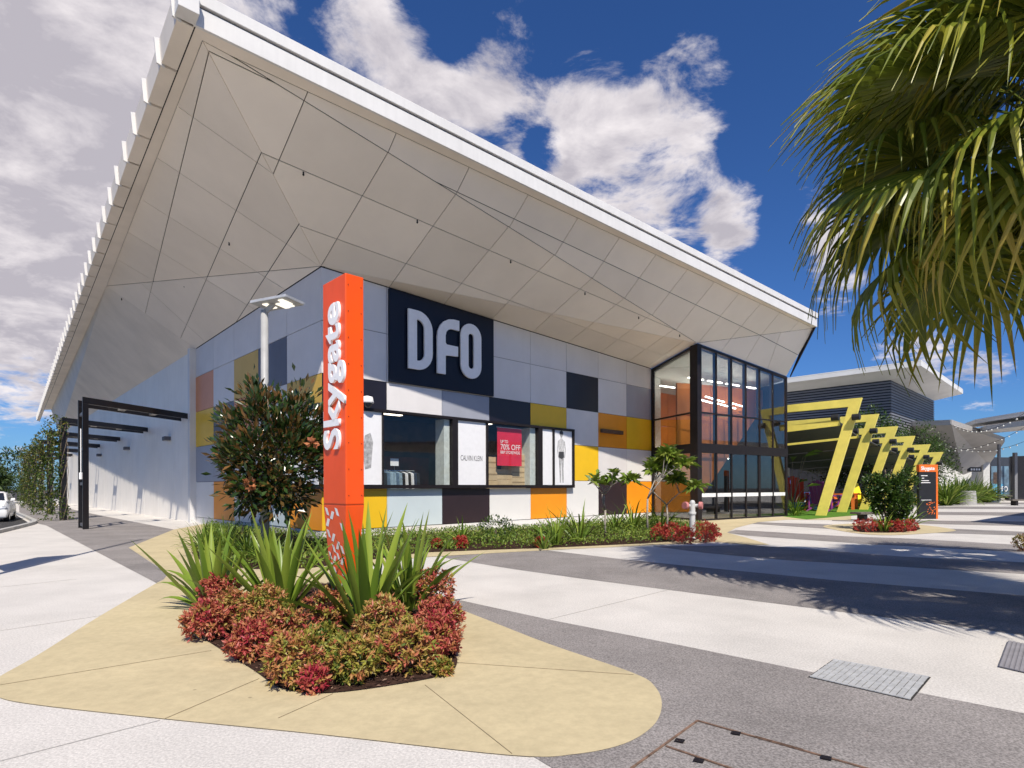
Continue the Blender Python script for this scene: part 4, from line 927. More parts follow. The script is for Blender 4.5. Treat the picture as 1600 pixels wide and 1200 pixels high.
# giant lounge chairs
def lounge(label, px, py, col, rz, h=1.9):
    b0 = G(px, py); m_ = mat('chair_' + label.split()[1], col, .5, .05, 3); k = h / 1.1
    o = thing('lounge_chair', label, 'chair', 'oversized coloured lounge chairs', b0)
    R_ = Matrix.Rotation(rz, 3, 'Z')
    def q(x, y, z): return b0 + R_ @ V((x * k, y * k, z * k))
    for j in range(5):
        x = -.26 + .13 * j; top = 1.1 - abs(j - 2) * .045
        MB().prism([q(x - .058, .30, .30), q(x + .058, .30, .30), q(x + .058, .55, top), q(x - .058, .55, top)], (R_ @ V((0, .035, 0))) * k).build('back_slat', m_, o)
    MB().prism([q(-.32, -.32, .40), q(.32, -.32, .40), q(.32, .34, .27), q(-.32, .34, .27)], V((0, 0, .035 * k))).build('seat', m_, o)
    for s_ in (-1, 1):
        MB().prism([q(s_ * .34, -.38, .56), q(s_ * .46, -.38, .56), q(s_ * .46, .42, .54), q(s_ * .34, .42, .54)], V((0, 0, .035 * k))).build('arm', m_, o)
        MB().prism([q(s_ * .36, -.32, 0), q(s_ * .36, -.22, 0), q(s_ * .36, -.22, .56), q(s_ * .36, -.32, .56)], (R_ @ V((s_ * .04, 0, 0))) * k).build('leg', m_, o)
        MB().prism([q(s_ * .33, -.28, .38), q(s_ * .33, -.28, .28), q(s_ * .33, .62, 0), q(s_ * .33, .72, 0)], (R_ @ V((s_ * .035, 0, 0))) * k).build('leg', m_, o)
        MB().prism([q(s_ * .37, .36, .12), q(s_ * .37, .44, .12), q(s_ * .37, .44, .54), q(s_ * .37, .36, .54)], (R_ @ V((s_ * .03, 0, 0))) * k).build('arm_support', m_, o)
lounge('oversized red lounge chair half hidden by the entrance corner', 1241, 797, (.62, .03, .025), 2.6, 2.3)
lounge('oversized blue lounge chair beside the red one', 1262, 797, (.02, .18, .55), 1.2, 2.3)
lounge('oversized purple lounge chair behind the first yellow post', 1290, 799, (.24, .03, .22), 2.2, 2.0)
lounge('oversized orange lounge chair between the first two yellow posts', 1322, 796, (.78, .18, .03), .9, 2.1)
lounge('oversized yellow lounge chair between the second and third yellow posts', 1350, 795, (.85, .66, .02), .3, 2.0)
# ---- directory totem
tb = G(1451, 811)
tt = thing('directory_sign', 'slim black directory sign with orange frame on the striped plaza', 'sign', None, tb)
tx = V((1, .12, 0)).normalized(); ty = V((-.12, 1, 0)).normalized()
def tq(x, z, y=0.0): return tb + tx * x + ty * y + V((0, 0, z))
hw, th_ = .50, 2.66
MB().prism([tq(-hw, 0), tq(hw - .1, 0), tq(hw - .1, th_ - .36), tq(-hw, th_ - .36)], ty * .16).build('body', mat('totem_black', (.018, .018, .02), .4), tt)
MB().prism([tq(hw - .098, 0, -.01), tq(hw, 0, -.01), tq(hw, th_, -.01), tq(hw - .098, th_, -.01)], ty * .2).build('edge', mat('totem_orange', (.80, .16, .02), .5), tt, .005)
MB().prism([tq(-hw, th_ - .357, -.012), tq(hw - .1, th_ - .357, -.012), tq(hw - .1, th_, -.012), tq(-hw, th_, -.012)], ty * .19).build('header', MATS['totem_orange'], tt, .005)
text('lettering', 'Skygate', signwhite, tt, tq(-.05, th_ - .19, -.016), tx, (0, 0, 1), .24, .002, .006, 'CENTER')
for k, (w_, z) in enumerate(((.34, 2.1), (.16, 1.98), (.42, 1.86), (.5, 1.76))):
    MB().prism([tq(-.40, z, -.003), tq(-.40 + w_, z, -.003), tq(-.40 + w_, z + .035, -.003), tq(-.40, z + .035, -.003)], ty * -.002).build('text_line', signwhite, tt)
MB().prism([tq(-.40, .92, -.003), tq(.15, .92, -.003), tq(.15, .94, -.003), tq(-.40, .94, -.003)], ty * -.002).build('text_line', signwhite, tt)
for k in range(34):
    x = rl.uniform(-.15, .34); z = rl.uniform(.2, .8); MB().prism([tq(x, z, -.003), tq(x + .05, z + .02, -.003), tq(x + .06, z + .06, -.003), tq(x + .01, z + .04, -.003)], ty * -.002).build('lozenge', MATS['totem_orange'], tt)
# low bench behind the island shrub
bq = G(1378, 813)
o = thing('bench', 'low dark slab bench behind the round island shrub', 'bench', None, bq)
MB().box(bq + V((.1, .3, .33)), V((1.25, .12, 0)), V((-.05, .35, 0)), V((0, 0, .05))).build('seat', mat('bench_timber', (.14, .12, .10), .6, .2, 9), o, .01)
for s_ in (-1, 1): MB().box(bq + V((.1 + s_ * .9, .3 + s_ * .09, .14)), V((.08, 0, 0)), V((0, .28, 0)), V((0, 0, .14))).build('leg', darkframe, o)

# ================================================================ BUILDINGS BEHIND
bc = D(1392, 761, 60); bc.z = 0
rib = mat('charcoal_ribbed_sheet', (.19, .19, .205), .5, .06, 1)
bb = thing('charcoal_building', 'charcoal ribbed building with white overhanging roof behind the yellow frames', 'building', None, bc)
hb = 12.6; Lv = bc + V2 * 26; Lu = bc + U2 * 21
nr_ = 30
for j in range(nr_):
    z0 = hb * (.30 + .70 * j / nr_); z1 = z0 + hb * .7 / nr_ - .13
    MB().prism([bc + V((0, 0, z0)), Lv + V((0, 0, z0)), Lv + V((0, 0, z1)), bc + V((0, 0, z1))], U2 * .06 * -1).build('rib', rib, bb)
    MB().prism([bc + V((0, 0, z0)), Lu + V((0, 0, z0)), Lu + V((0, 0, z1)), bc + V((0, 0, z1))], NR * .06).build('rib', rib, bb)
MB().prism([bc + U2 * .03, Lv + U2 * .03, Lv + U2 * 20, Lu - U2 * .05 + V2 * .03], V((0, 0, hb))).build('wall', mat('charcoal_wall', (.018, .018, .022), .6), bb)
rt = mat('white_roof_sheet', (.74, .73, .70), .5, .04, .5)
oc = bc + NR * 3.0 + NL * 2.0
MB().prism([bc + V((0, 0, hb + .01)), Lv + V((0, 0, hb + .01)), Lv + NL * 2.6 + V((0, 0, hb + .6)), oc + V((0, 0, hb + .75))], V((0, 0, .45))).build('roof_eave', rt, bb)
MB().prism([bc + V((0, 0, hb + .01)), Lu + V((0, 0, hb + .01)), Lu + NR * 3.0 + V((0, 0, hb + .55)), oc + V((0, 0, hb + .75))], V((0, 0, .45))).build('roof_eave', rt, bb)
MB().prism([oc + V((0, 0, hb + 1.22)), Lv + NL * 2.6 + V((0, 0, hb + 1.07)), Lv + U2 * 20 + V((0, 0, hb + 2)), Lu + NR * 3 + V((0, 0, hb + 1.02))], V((0, 0, .1))).build('roof', rt, bb)
# white gable shop with folded awning, far right
gb = D(1487, 761, 62); gb.z = 0
gs = thing('awning_shop', 'white shop with a big folded grey awning at the far end of the plaza', 'building', None, gb)
def gp(px, py, d): return D(px, py, d)
sfg = mat('awning_soffit', (.50, .48, .46), .7, .06, .5)
fA, fB, fC, fD_ = gp(1425, 666, 66), gp(1487, 664, 60), gp(1570, 690, 66), gp(1505, 742, 74)
f3 = gp(1430, 700, 74); f4 = gp(1545, 727, 76)
for tri_ in ((fB, fC, f4), (fB, f4, fD_), (fB, fD_, f3), (fB, f3, fA)):
    MB().prism(tri_, V((0, 0, .08))).build('awning_panel', sfg, gs)
MB().prism([fA + V((0, 0, .1)), fB + V((0, 0, .1)), fB + V((0, 0, .55)), fA + V((0, 0, .55))], V((.1, .1, 0))).build('awning_fascia', white, gs)
MB().prism([fB + V((0, 0, .1)), fC + V((0, 0, .1)), fC + V((0, 0, .5)), fB + V((0, 0, .55))], V((-.1, .1, 0))).build('awning_fascia', mat('awning_fascia_grey', (.35, .34, .33), .6), gs)
wl0, wl1 = gp(1400, 764, 76), gp(1545, 764, 76); wl0.z = wl1.z = 0
MB().prism([wl0, wl1, wl1 + V((0, 0, 4.6)), wl0 + V((0, 0, 6.6))], V((0, .3, 0))).build('wall', mat('far_white_wall', (.62, .62, .61), .7), gs)
wr1 = gp(1620, 764, 78); wr1.z = 0
MB().prism([wl1, wr1, wr1 + V((0, 0, 5.4)), wl1 + V((0, 0, 5.4))], V((0, .3, 0))).build('shopfront', mat('far_shopfront_dark', (.05, .05, .06), .2), gs)
# shopfront poster, columns
mu0, mu1 = gp(1549, 764, 75.5), gp(1577, 764, 76); 
o = MB().prism([V((mu0.x, mu0.y, .3)), V((mu1.x, mu1.y, .3)), V((mu1.x, mu1.y, 4.2)), V((mu0.x, mu0.y, 4.2))], V((0, .05, 0))).build('window_poster', mat('blue_poster', (.16, .27, .36), .4, .3, .9, col2=(.05, .06, .08)), gs)
mx_ = (mu1 - mu0).normalized()
for k, (x0, x1, z0, z1, m_) in enumerate(((.2, 1.9, .4, 1.9, mat('poster_blue', (.10, .35, .55), .5)), (.3, 1.2, 1.9, 3.4, mat('poster_brown', (.09, .06, .045), .5, .3, 4)))):
    a = V((mu0.x, mu0.y, 0)) + mx_ * x0; b = V((mu0.x, mu0.y, 0)) + mx_ * x1
    MB().poly([a + V((0, -.01 - .01 * k, z0)), b + V((0, -.01 - .01 * k, z0)), b + V((0, -.01 - .01 * k, z1)), a + V((0, -.01 - .01 * k, z1))]).build('poster_print', m_, gs)
text('lettering', 'DFO', signwhite, gs, V((mu0.x, mu0.y, 0)) + mx_ * 1.75 + V((0, -.05, 1.2)), mx_, (0, 0, 1), .95, .005, .01, 'CENTER', .8)
for px, d_, w_ in ((1537.5, 75, .42), (1586, 66, .16), (1579, 75, .12)):
    q = gp(px, 764, d_); q.z = 0; MB().box(q + V((0, 0, 2.7)), V((w_, 0, 0)), V((0, w_, 0)), V((0, 0, 2.7))).build('column', mat('far_column', (.55, .55, .54), .6) if px < 1580 and px > 1530 and w_ > .4 else mat('far_grey_column', (.2, .2, .21), .6), gs)
sq = gp(1512, 731, 73)
o = thing('hanging_sign', 'small black hanging sign under the grey awning', 'sign', None, sq)
MB().prism([gp(1512, 737, 73), gp(1534, 737, 73), gp(1534, 730, 73), gp(1512, 730, 73)], V((0, .1, 0))).build('board', mat('far_sign_black', (.02, .02, .02), .5), o)
for x in (1516, 1530): MB().tube([gp(x, 730, 73.05), gp(x, 722, 73.05)], .02, 6).build('hanger', steel, o)
for k in range(4): MB().prism([gp(1517 + 4 * k, 735, 72.96), gp(1519.5 + 4 * k, 735, 72.96), gp(1519.5 + 4 * k, 732, 72.96), gp(1517 + 4 * k, 732, 72.96)], V((0, .02, 0))).build('text_mark', signwhite, o)
# right-hand pavilion with stepped white roof (its near part is outside the frame)
pv = thing('pavilion', 'white stepped roof pavilion at the right edge of the plaza', 'building', None, gp(1600, 762, 60))
for k, (x0, y0, x1, y1, d0, d1, t_) in enumerate(((1524, 662, 1680, 637, 62, 52, .45), (1540, 673, 1680, 655, 60, 50, .5))):
    a, b = gp(x0, y0, d0), gp(x1, y1, d1)
    MB().prism([a, b, b + V((9, 10, .4)), a + V((6, 10, .4))], V((0, 0, t_))).build('roof', white, pv)
for px, d_ in ((1561, 61), (1615, 57)):
    q = gp(px, 764, d_); q.z = 0; MB().box(q + V((0, 0, 3.0)), V((.11, 0, 0)), V((0, .11, 0)), V((0, 0, 3.0))).build('column', mat('far_grey_column', (.2, .2, .21), .6), pv)
a, b = gp(1582, 764, 70), gp(1680, 764, 66); a.z = b.z = 0
MB().prism([a, b, b + V((0, 0, 5.2)), a + V((0, 0, 5.2))], V((0, .3, 0))).build('shopfront', mat('far_shopfront_dark', (.05, .05, .06), .2), pv)
# roof over the right-hand walkway, beyond the frame, that shades the plaza
wk = thing('walkway_canopy', 'flat walkway canopy on posts beyond the right edge, shading the plaza', 'canopy', None, (22, 22, 0))
t0 = V((21.7, 21.8, 5)); t1 = t0 + U2 * 26 + NR * 1.5; t2 = t0 + V((-.55, -.83, 0)) * 13
MB().prism([t0, t1, t1 + NR * 9, t2 + NR * 12], V((0, 0, .25))).build('roof', white, wk)
for k in range(4): q = t0 + U2 * (3 + 7 * k) + NR * 2; MB().tube([V((q.x, q.y, 0)), V((q.x, q.y, 5))], .1, 10).build('post', grey, wk)
# tall banner pole left of the frame whose shadow crosses the white paving
bp_ = V((-9.35, 9.7, 0))
bo = thing('banner_pole', 'tall grey banner pole left of the white paving', 'pole', None, bp_)
MB().tube([bp_, bp_ + V((0, 0, 10.6))], [.07, .045], 10).build('pole', grey, bo)
MB().prism([bp_ + V((-.08, 0, 1.9)), bp_ + V((-.75, .1, 2.6)), bp_ + V((-.75, .1, 4.6)), bp_ + V((-.08, 0, 5.4))], V((0, .03, 0))).build('banner', white, bo)
# string lights at the right
slt = thing('string_lights', 'black festoon cable of small bulbs under the far awning', 'string lights', None, gp(1500, 700, 60))
bulb = mat('festoon_bulb', (.8, .78, .7), .3)
for j, (a, b) in enumerate((((1455, 700, 60), (1600, 668, 52)), ((1470, 690, 62), (1600, 690, 50)), ((1488, 664, 60), (1600, 646, 40)))):
    A_, B_ = gp(*a), gp(*b); pts = []
    for k in range(15): f = k / 14; p = A_.lerp(B_, f); p.z -= .9 * 4 * f * (1 - f); pts.append(p)
    MB().tube(pts, .018, 5).build('cable', blk, slt)
    for p in pts[1:-1]: MB().lathe(p - V((0, 0, .16)), [(.01, 0), (.07, .05), (.06, .1), (.02, .15)], 8).build('bulb', bulb, slt)
# planter pot
pp = G(1513, 789)
o = thing('planter_pot', 'tall grey concrete planter pot by the bright green hedge', 'planter', None, pp)
MB().lathe(pp, [(.62, 0), (.60, .05), (.52, 1.15), (.50, 1.2), (.44, 1.2), (.44, 1.05), (.01, 1.05)], 20).build('pot', mat('pot_concrete', (.36, .35, .34), .8, .1, 4), o)
MB().lathe(pp + V((0, 0, 1.06)), [(.43, 0), (.01, .03)], 16).build('soil', mulchm, o)
for k, (px, py) in enumerate(((1545, 781), (1590, 790))):
    q = G(px, py); o = thing('timber_bench', ['low timber bench in front of the far shopfront', 'low timber bench at the right edge in the shade'][k], 'bench', None, q)
    MB().box(q + V((1.2, .3, .45)), V((1.6, 0, 0)), V((0, .3, 0)), V((0, 0, .06))).build('seat', MATS['bench_timber'], o)
    for s_ in (-1, 1): MB().box(q + V((1.2 + s_ * 1.2, .3, .2)), V((.1, 0, 0)), V((0, .25, 0)), V((0, 0, .2))).build('leg', darkframe, o)
# ---- person at the right edge, walking
def person(base, h, face):
    o = thing('person', 'person in a pale top and dark trousers walking by the far shopfront', 'person', None, base)
    k = h / 1.75; R_ = Matrix.Rotation(face, 3, 'Z')
    J = {'hip': (0, 0, .95), 'belly': (0, 0, 1.12), 'chest': (0, 0, 1.32), 'neck': (0, .01, 1.49), 'head': (0, .03, 1.60), 'crown': (0, .02, 1.71),
         'lh': (.09, 0, .90), 'lk': (.10, .14, .50), 'la': (.10, .10, .08), 'lt': (.10, .24, .04), 'rh': (-.09, 0, .90), 'rk': (-.10, -.02, .50), 'ra': (-.10, -.22, .12), 'rt': (-.10, -.10, .04),
         'ls': (.17, 0, 1.42), 'le': (.23, -.06, 1.14), 'lw': (.22, .06, .90), 'lf': (.22, .09, .82), 'rs': (-.17, 0, 1.42), 're': (-.23, .0, 1.14), 'rw': (-.21, .16, .96), 'rf': (-.20, .20, .90)}
    rad = {'hip': .15, 'belly': .13, 'chest': .15, 'neck': .055, 'head': .10, 'crown': .08, 'lh': .09, 'lk': .06, 'la': .045, 'lt': .04, 'rh': .09, 'rk': .06, 'ra': .045, 'rt': .04, 'ls': .06, 'le': .042, 'lw': .03, 'lf': .03, 'rs': .06, 're': .042, 'rw': .03, 'rf': .03}
    E_ = [('hip', 'belly'), ('belly', 'chest'), ('chest', 'neck'), ('neck', 'head'), ('head', 'crown'), ('hip', 'lh'), ('lh', 'lk'), ('lk', 'la'), ('la', 'lt'), ('hip', 'rh'), ('rh', 'rk'), ('rk', 'ra'), ('ra', 'rt'), ('chest', 'ls'), ('ls', 'le'), ('le', 'lw'), ('lw', 'lf'), ('chest', 'rs'), ('rs', 're'), ('re', 'rw'), ('rw', 'rf')]
    ks = list(J); me = bpy.data.meshes.new('body'); me.from_pydata([tuple(base + R_ @ (V(J[a]) * k)) for a in ks], [(ks.index(a), ks.index(b)) for a, b in E_], [])
    b = link('body', me, o); md = b.modifiers.new('skin', 'SKIN'); md.use_smooth_shade = True
    for i, a in enumerate(ks): me.skin_vertices[0].data[i].radius = (rad[a] * k, rad[a] * k * (.8 if a in ('hip', 'belly', 'chest') else 1))
    me.skin_vertices[0].data[0].use_root = True
    b.modifiers.new('sub', 'SUBSURF').levels = 1
    # clothing by height: trousers, top, skin
    m_ = bpy.data.materials.new('person_body'); m_.use_nodes = True; t = m_.node_tree; g_ = t.nodes.new('ShaderNodeNewGeometry'); s_ = t.nodes.new('ShaderNodeSeparateXYZ'); r_ = t.nodes.new('ShaderNodeValToRGB'); mr = t.nodes.new('ShaderNodeMapRange')
    t.links.new(g_.outputs['Position'], s_.inputs[0]); t.links.new(s_.outputs[2], mr.inputs[0]); mr.inputs[2].default_value = h; t.links.new(mr.outputs[0], r_.inputs[0]); t.links.new(r_.outputs[0], t.nodes['Principled BSDF'].inputs['Base Color'])
    r_.color_ramp.interpolation = 'CONSTANT'; e = r_.color_ramp.elements; e[0].color = (.02, .02, .03, 1); e[1].position = .54; e[1].color = (.62, .66, .70, 1); n_ = e.new(.85); n_.color = (.45, .27, .19, 1)
    me.materials.append(m_)
    hv = MB(); hv.lathe(base + R_ @ (V((0, .0, 1.60)) * k), [(.10 * k, -.06 * k), (.118 * k, .02 * k), (.10 * k, .10 * k), (.05 * k, .145 * k), (.005, .15 * k)], 12); hv.build('hair', mat('dark_hair', (.03, .02, .015), .6), o, 0, True)
person(G(1592, 777.5), 2.5 * .98, 2.4)
# ================================================================ GOODS IN THE SHOP WINDOW
def RP(px, z, p): s_ = swall(px); return RW(s_, z, p)
bnr = thing('sale_banner', 'red sale banner with white lettering hanging in the right shop window', 'banner', None, RP(800, 2.3, .0))
red = mat('red_banner', (.75, .02, .06), .55, .06, 2)
s0, s1 = swall(777.5), swall(815.5)
MB().prism([RW(s0, 2.50, -.02), RW(s1, 2.50, -.02), RW(s1, 4.0, -.02), RW(s0, 4.0, -.02)], NR * .012).build('banner_cloth', red, bnr)
MB().bar(RW(s0 - .03, 4.01, -.015), RW(s1 + .03, 4.01, -.015), .03, .03).build('top_rail', steel, bnr)
MB().bar(RW(s0, 2.49, -.015), RW(s1, 2.49, -.015), .03, .03).build('bottom_rail', red, bnr)
for t_, z, sz in (('UP TO', 3.44, .17), ('70% OFF', 3.22, .31), ('RRP STOREWIDE', 3.01, .17)):
    text('lettering', t_, signwhite, bnr, RW(s0 + .16, z, -.004), U2, (0, 0, 1), sz, .001, .002, 'LEFT', .98 if sz > .2 else .86)
card = mat('cardboard', (.62, .46, .27), .85, .08, 3)
rc = random.Random(21); kk = 0
cl_ = ['on the left stack', 'in the middle stack', 'on the right stack']
for si, (px, n, w_) in enumerate(((767.5, 4, 1.0), (795, 3, .9), (816, 4, 1.0))):
    z = .60; lv = -1
    while z < (2.52 if si != 1 else 2.2):
        h_ = rc.uniform(.38, .52); q = RP(px, z + h_ / 2, -.42 - .04 * si + rc.uniform(-.03, .03)); kk += 1; lv += 1
        o = thing('cardboard_box', '%s cardboard box %s behind the right shop window' % (['lowest', 'second lowest', 'third lowest', 'fourth lowest', 'topmost', 'highest'][lv], cl_[si]), 'box', 'cardboard boxes in the right shop window', q - V((0, 0, h_ / 2)))
        MB().box(q, U2 * w_ * .5, NR * .22, V((0, 0, h_ / 2 - .006))).build('carton', card, o, .008)
        MB().box(q + NR * .222, U2 * w_ * .499, NR * .002, V((0, 0, .03))).build('tape', mat('parcel_tape', (.36, .25, .13), .4), o)
        z += h_
rk = thing('clothes_rack', 'chrome clothes rail in the left shop window', 'rack', None, RP(640, .6, -1.0))
ra, rb_ = RP(600, 2.22, -1.0), RP(672, 2.22, -1.0)
MB().tube([ra, rb_], .022, 8).build('rail', chrome, rk)
for q in (ra, rb_): MB().tube([V((q.x, q.y, .58)), q], .02, 8).build('upright', chrome, rk)
MB().box(RP(640, 2.52, -.95), U2 * .17, NR * .006, V((0, 0, .13))).build('price_card', signwhite, rk); MB().bar(RP(640, 2.23, -.96), RP(640, 2.4, -.96), .015, .015).build('card_stem', chrome, rk)
gm = [mat('denim_mid', (.10, .16, .24), .9, .2, 9), mat('cloth_black', (.015, .015, .02), .9), mat('cloth_white', (.7, .7, .7), .9), mat('denim_pale', (.26, .36, .44), .9, .2, 9), mat('cloth_navy', (.02, .03, .06), .9)]
ORD = ['leftmost', 'second from left', 'third from left', 'fourth from left', 'fifth from left', 'sixth from left', 'seventh from left', 'in the middle', 'seventh from right', 'sixth from right', 'fifth from right', 'fourth from right', 'third from right', 'second from right', 'rightmost']
gn = ['mid blue denim', 'black cloth', 'white cloth', 'pale blue denim', 'navy cloth']
for k in range(15):
    f = (k + .5) / 15; q = ra.lerp(rb_, f); i = [1, 4, 1, 1, 0, 3, 3, 0, 3, 1, 2, 1, 2, 4, 1][k]
    o = thing('garment', '%s garment hanging %s on the shop clothes rail' % (gn[i], ORD[k]), 'garment', 'garments on the shop clothes rail', q - V((0, 0, .9)))
    wv = NR * .22 + U2 * .14
    MB().prism([q - wv * .9 - V((0, 0, .10)), q - wv * .3 - V((0, 0, .04)), q + wv * .3 - V((0, 0, .04)), q + wv * .9 - V((0, 0, .10)), q + wv * 1.05 - V((0, 0, .9)), q - wv * 1.05 - V((0, 0, .9))], U2 * .05).build('cloth', gm[i], o, .012)
    MB().tube([q + V((0, 0, .03)), q - V((0, 0, .05))], .006, 5).build('hook', chrome, o)
# ================================================================ PLANTS
# ---- front bed: nandina mounds
def nandina(label, px, py, rpx, tint, n=1700, m=lf_nan, group='red and green nandina shrubs in the front bed', leaf=.055, tall=1.12):
    b0 = G(px, py); dpt = b0.y; r = rpx * .94 * dpt / F
    o = thing('nandina_shrub', label, 'shrub', group, b0)
    for k in range(6):
        a = k * 1.05 + .3; MB().tube([b0, b0 + V((math.cos(a) * r * .5, math.sin(a) * r * .5, r * .9))], [.012, .006], 5).build('stem', bark, o)
    c_ = b0 + V((0, 0, r * tall * .82))
    # leaf tufts: leaflets spread about many shoot tips
    nt_ = int(n / 9); d = rdir(nt_, .25); ph = RN.uniform(0, 6, 3)
    rr_ = (1 - RN.random(nt_) ** 1.8 * .5) * (1 + .14 * np.sin(d[:, 0] * 4 + ph[0]) * np.sin(d[:, 1] * 4 + ph[1]))
    tip = np.array(c_) + d * rr_[:, None] * np.array((r, r, r * tall * .85)); ok = tip[:, 2] > .03; tip, d = tip[ok], d[ok]
    base_t = RN.normal(tint, .16, len(tip)) + .0 * d[:, 2]
    q = np.repeat(np.arange(len(tip)), 9); N = len(q)
    dr = d[q] * .5 + RN.normal(size=(N, 3)) * .8; dr[:, 2] += .15
    nr = RN.normal(size=(N, 3)) * .5 + d[q] * .8; nr[:, 2] += .6
    leaves('foliage', tip[q] + RN.normal(size=(N, 3)) * .008, dr, nr, leaf * RN.uniform(.7, 1.25, N), leaf * .36 * RN.uniform(.8, 1.2, N), base_t[q] + RN.normal(0, .08, N), m, o)
    return o
NS = [('crimson nandina mound at the back left corner of the front bed', 343, 958, 33, .78), ('crimson nandina mound at the left tip of the front bed', 322, 1000, 34, .72), ('orange nandina mound behind the left tip of the front bed', 366, 985, 34, .55),
      ('bronze nandina mound beside the left strappy plant', 415, 985, 40, .45), ('low crimson nandina mound along the left front bed edge', 392, 1032, 34, .78), ('mixed red nandina mound left of the bed middle', 440, 1020, 38, .6),
      ('big yellow and crimson nandina mound at the front left of the bed', 458, 1072, 46, .50), ('orange nandina mound below the orange pylon', 512, 985, 36, .55), ('small low crimson nandina at the front bed edge', 492, 1082, 22, .85), ('green nandina mound in the centre gap of the bed', 508, 1030, 30, .22),
      ('yellow green nandina mound front centre of the bed', 553, 1066, 42, .33), ('bronze nandina mound right of centre under the tall sword leaves', 600, 1020, 48, .45), ('olive and red nandina mound on the right side of the bed', 636, 1050, 44, .48), ('crimson nandina mound at the right end of the front bed', 684, 1030, 36, .76),
      ('tall crimson nandina at the right rear of the front bed', 688, 1000, 38, .72), ('red nandina mound behind the right sword leaves', 678, 950, 34, .68), ('bronze nandina mound in the rear middle of the bed', 560, 960, 30, .5), ('tiny yellow green nandina seedling at the right bed edge', 692, 1056, 13, .25)]
for l_, px, py, r, t_ in NS: nandina(l_, px, py, r, t_, 2400 if r > 25 else 700)
# mulch chips
pts2 = [G(*p) for p in bed1]; xs = [p.x for p in pts2]; ys = [p.y for p in pts2]
def inpoly(x, y, P):
    c_ = np.zeros(len(x), bool); n = len(P)
    for i in range(n):
        a, b = P[i], P[i - 1]
        cond = ((a.y > y) != (b.y > y)) & (x < (b.x - a.x) * (y - a.y) / (b.y - a.y + 1e-12) + a.x); c_ ^= cond
    return c_
N = 9000; x = RN.uniform(min(xs), max(xs), N); y = RN.uniform(min(ys), max(ys), N); ok = inpoly(x, y, pts2); x, y = x[ok], y[ok]; N = len(x)
o = leaves('mulch_chips', np.stack([x, y, .018 + RN.uniform(0, .02, N)], 1), np.concatenate([RN.normal(size=(N, 2)), RN.normal(size=(N, 1)) * .25], 1), np.array([[0, 0, 1]]) + RN.normal(size=(N, 3)) * .3, RN.uniform(.02, .06, N), RN.uniform(.008, .02, N), RN.random(N), lf_mulch)
tag(o, 'reddish bark mulch chips covering the front bed', 'mulch', None, 'stuff')
# ---- sword-leaved plants in the front bed
strap_plant('sword leaved plant at the left of the front bed, leaves arching left', G(332, 952) + V((0, 0, 0)), 1.22, 26, .115, lf_strap, 'sword leaved plants in the front bed', seed=1, spread=1.05)
strap_plant('upright sword leaved plant left of the orange pylon', G(440, 955), 1.32, 30, .115, lf_strap, 'sword leaved plants in the front bed', seed=2, spread=.75)
strap_plant('tall sword leaved plant in front of the orange pylon', G(572, 982), 1.42, 34, .118, lf_strap, 'sword leaved plants in the front bed', seed=5, spread=.85)
strap_plant('sword leaved plant at the right rear of the front bed', G(640, 952), 1.30, 26, .115, lf_strap, 'sword leaved plants in the front bed', seed=9, spread=.9)
# ---- magnolia
mgb = D(452, 762, 14.0); mgb.z = 0
mg = thing('magnolia_tree', 'bushy magnolia with glossy dark green and bronze leaves left of the pylon', 'tree', None, mgb)
mc = V((D(424, 762, 14.0).x, 14.0, 2.25))
MB().tube([mgb, mgb + V((.02, 0, .5)), mgb + V((-.15, .05, 1.2)), mc + V((0, 0, .6)), mc + V((-.1, 0, 1.6))], [.055, .05, .045, .03, .012], 8).build('trunk', bark, mg, 0, True)
ends = []
rm = random.Random(11)
for k in range(92):
    a = rm.uniform(0, 6.28); z = rm.uniform(-1, 1); rr_ = math.sqrt(max(0, 1 - z * z)); f = rm.uniform(.45, 1.08)
    e = mc + V((math.cos(a) * rr_ ** .7 * 1.18 * f, math.sin(a) * rr_ ** .7 * 1.1 * f, z * 1.45 * f))
    if z > .55: e = mc + V(((e - mc).x * 1.1 + rm.choice((-.35, .45)), (e - mc).y, z * 1.62 * f))
    if e.z < .75: e.z = .75 + rm.random() * .2
    ends.append(e)
for e in [mc + V((-.45, .1, 1.75)), mc + V((.78, 0, 1.55)), mc + V((-1.0, 0, 1.0)), mc + V((-.3, .1, 1.5)), mc + V((.6, .1, 1.3)), mc + V((1.05, 0, 1.05)), mc + V((0, 0, 1.4))]: ends.append(e)
for i, e in enumerate(ends):
    if i % 3 == 0:
        s_ = mc + V((0, 0, (e.z - mc.z) * .35 - .35)); MB().tube([s_, s_.lerp(e, .5) + V((0, 0, .06)), e], [.02, .012, .006], 5).build('branch', bark, mg)
E3 = np.array([tuple(e) for e in ends]); per = 52; q = np.repeat(np.arange(len(E3)), per); N = len(q)
off = RN.normal(size=(N, 3)) * np.array((.15, .15, .16)); outw = E3[q] - np.array(mc); outw /= np.linalg.norm(outw, axis=1, keepdims=True) + 1e-6
dr = off * 4 + outw * .7 + RN.normal(size=(N, 3)) * .25; dr[:, 2] += .5
nr = outw * .4 + RN.normal(size=(N, 3)) * .5; nr[:, 2] += .7
tv = RN.beta(1.1, 1.9, N); tv = np.where(RN.random(N) < .32, RN.uniform(.7, 1.0, N), tv * .75)
leaves('crown', E3[q] + off, dr, nr, RN.uniform(.17, .27, N), RN.uniform(.075, .105, N), tv, lf_mag, mg, fold=.18)
cop = leafmat('dry_flower_petal', [(0, (.28, .08, .03)), (1, (.55, .22, .09))], .6, .15)
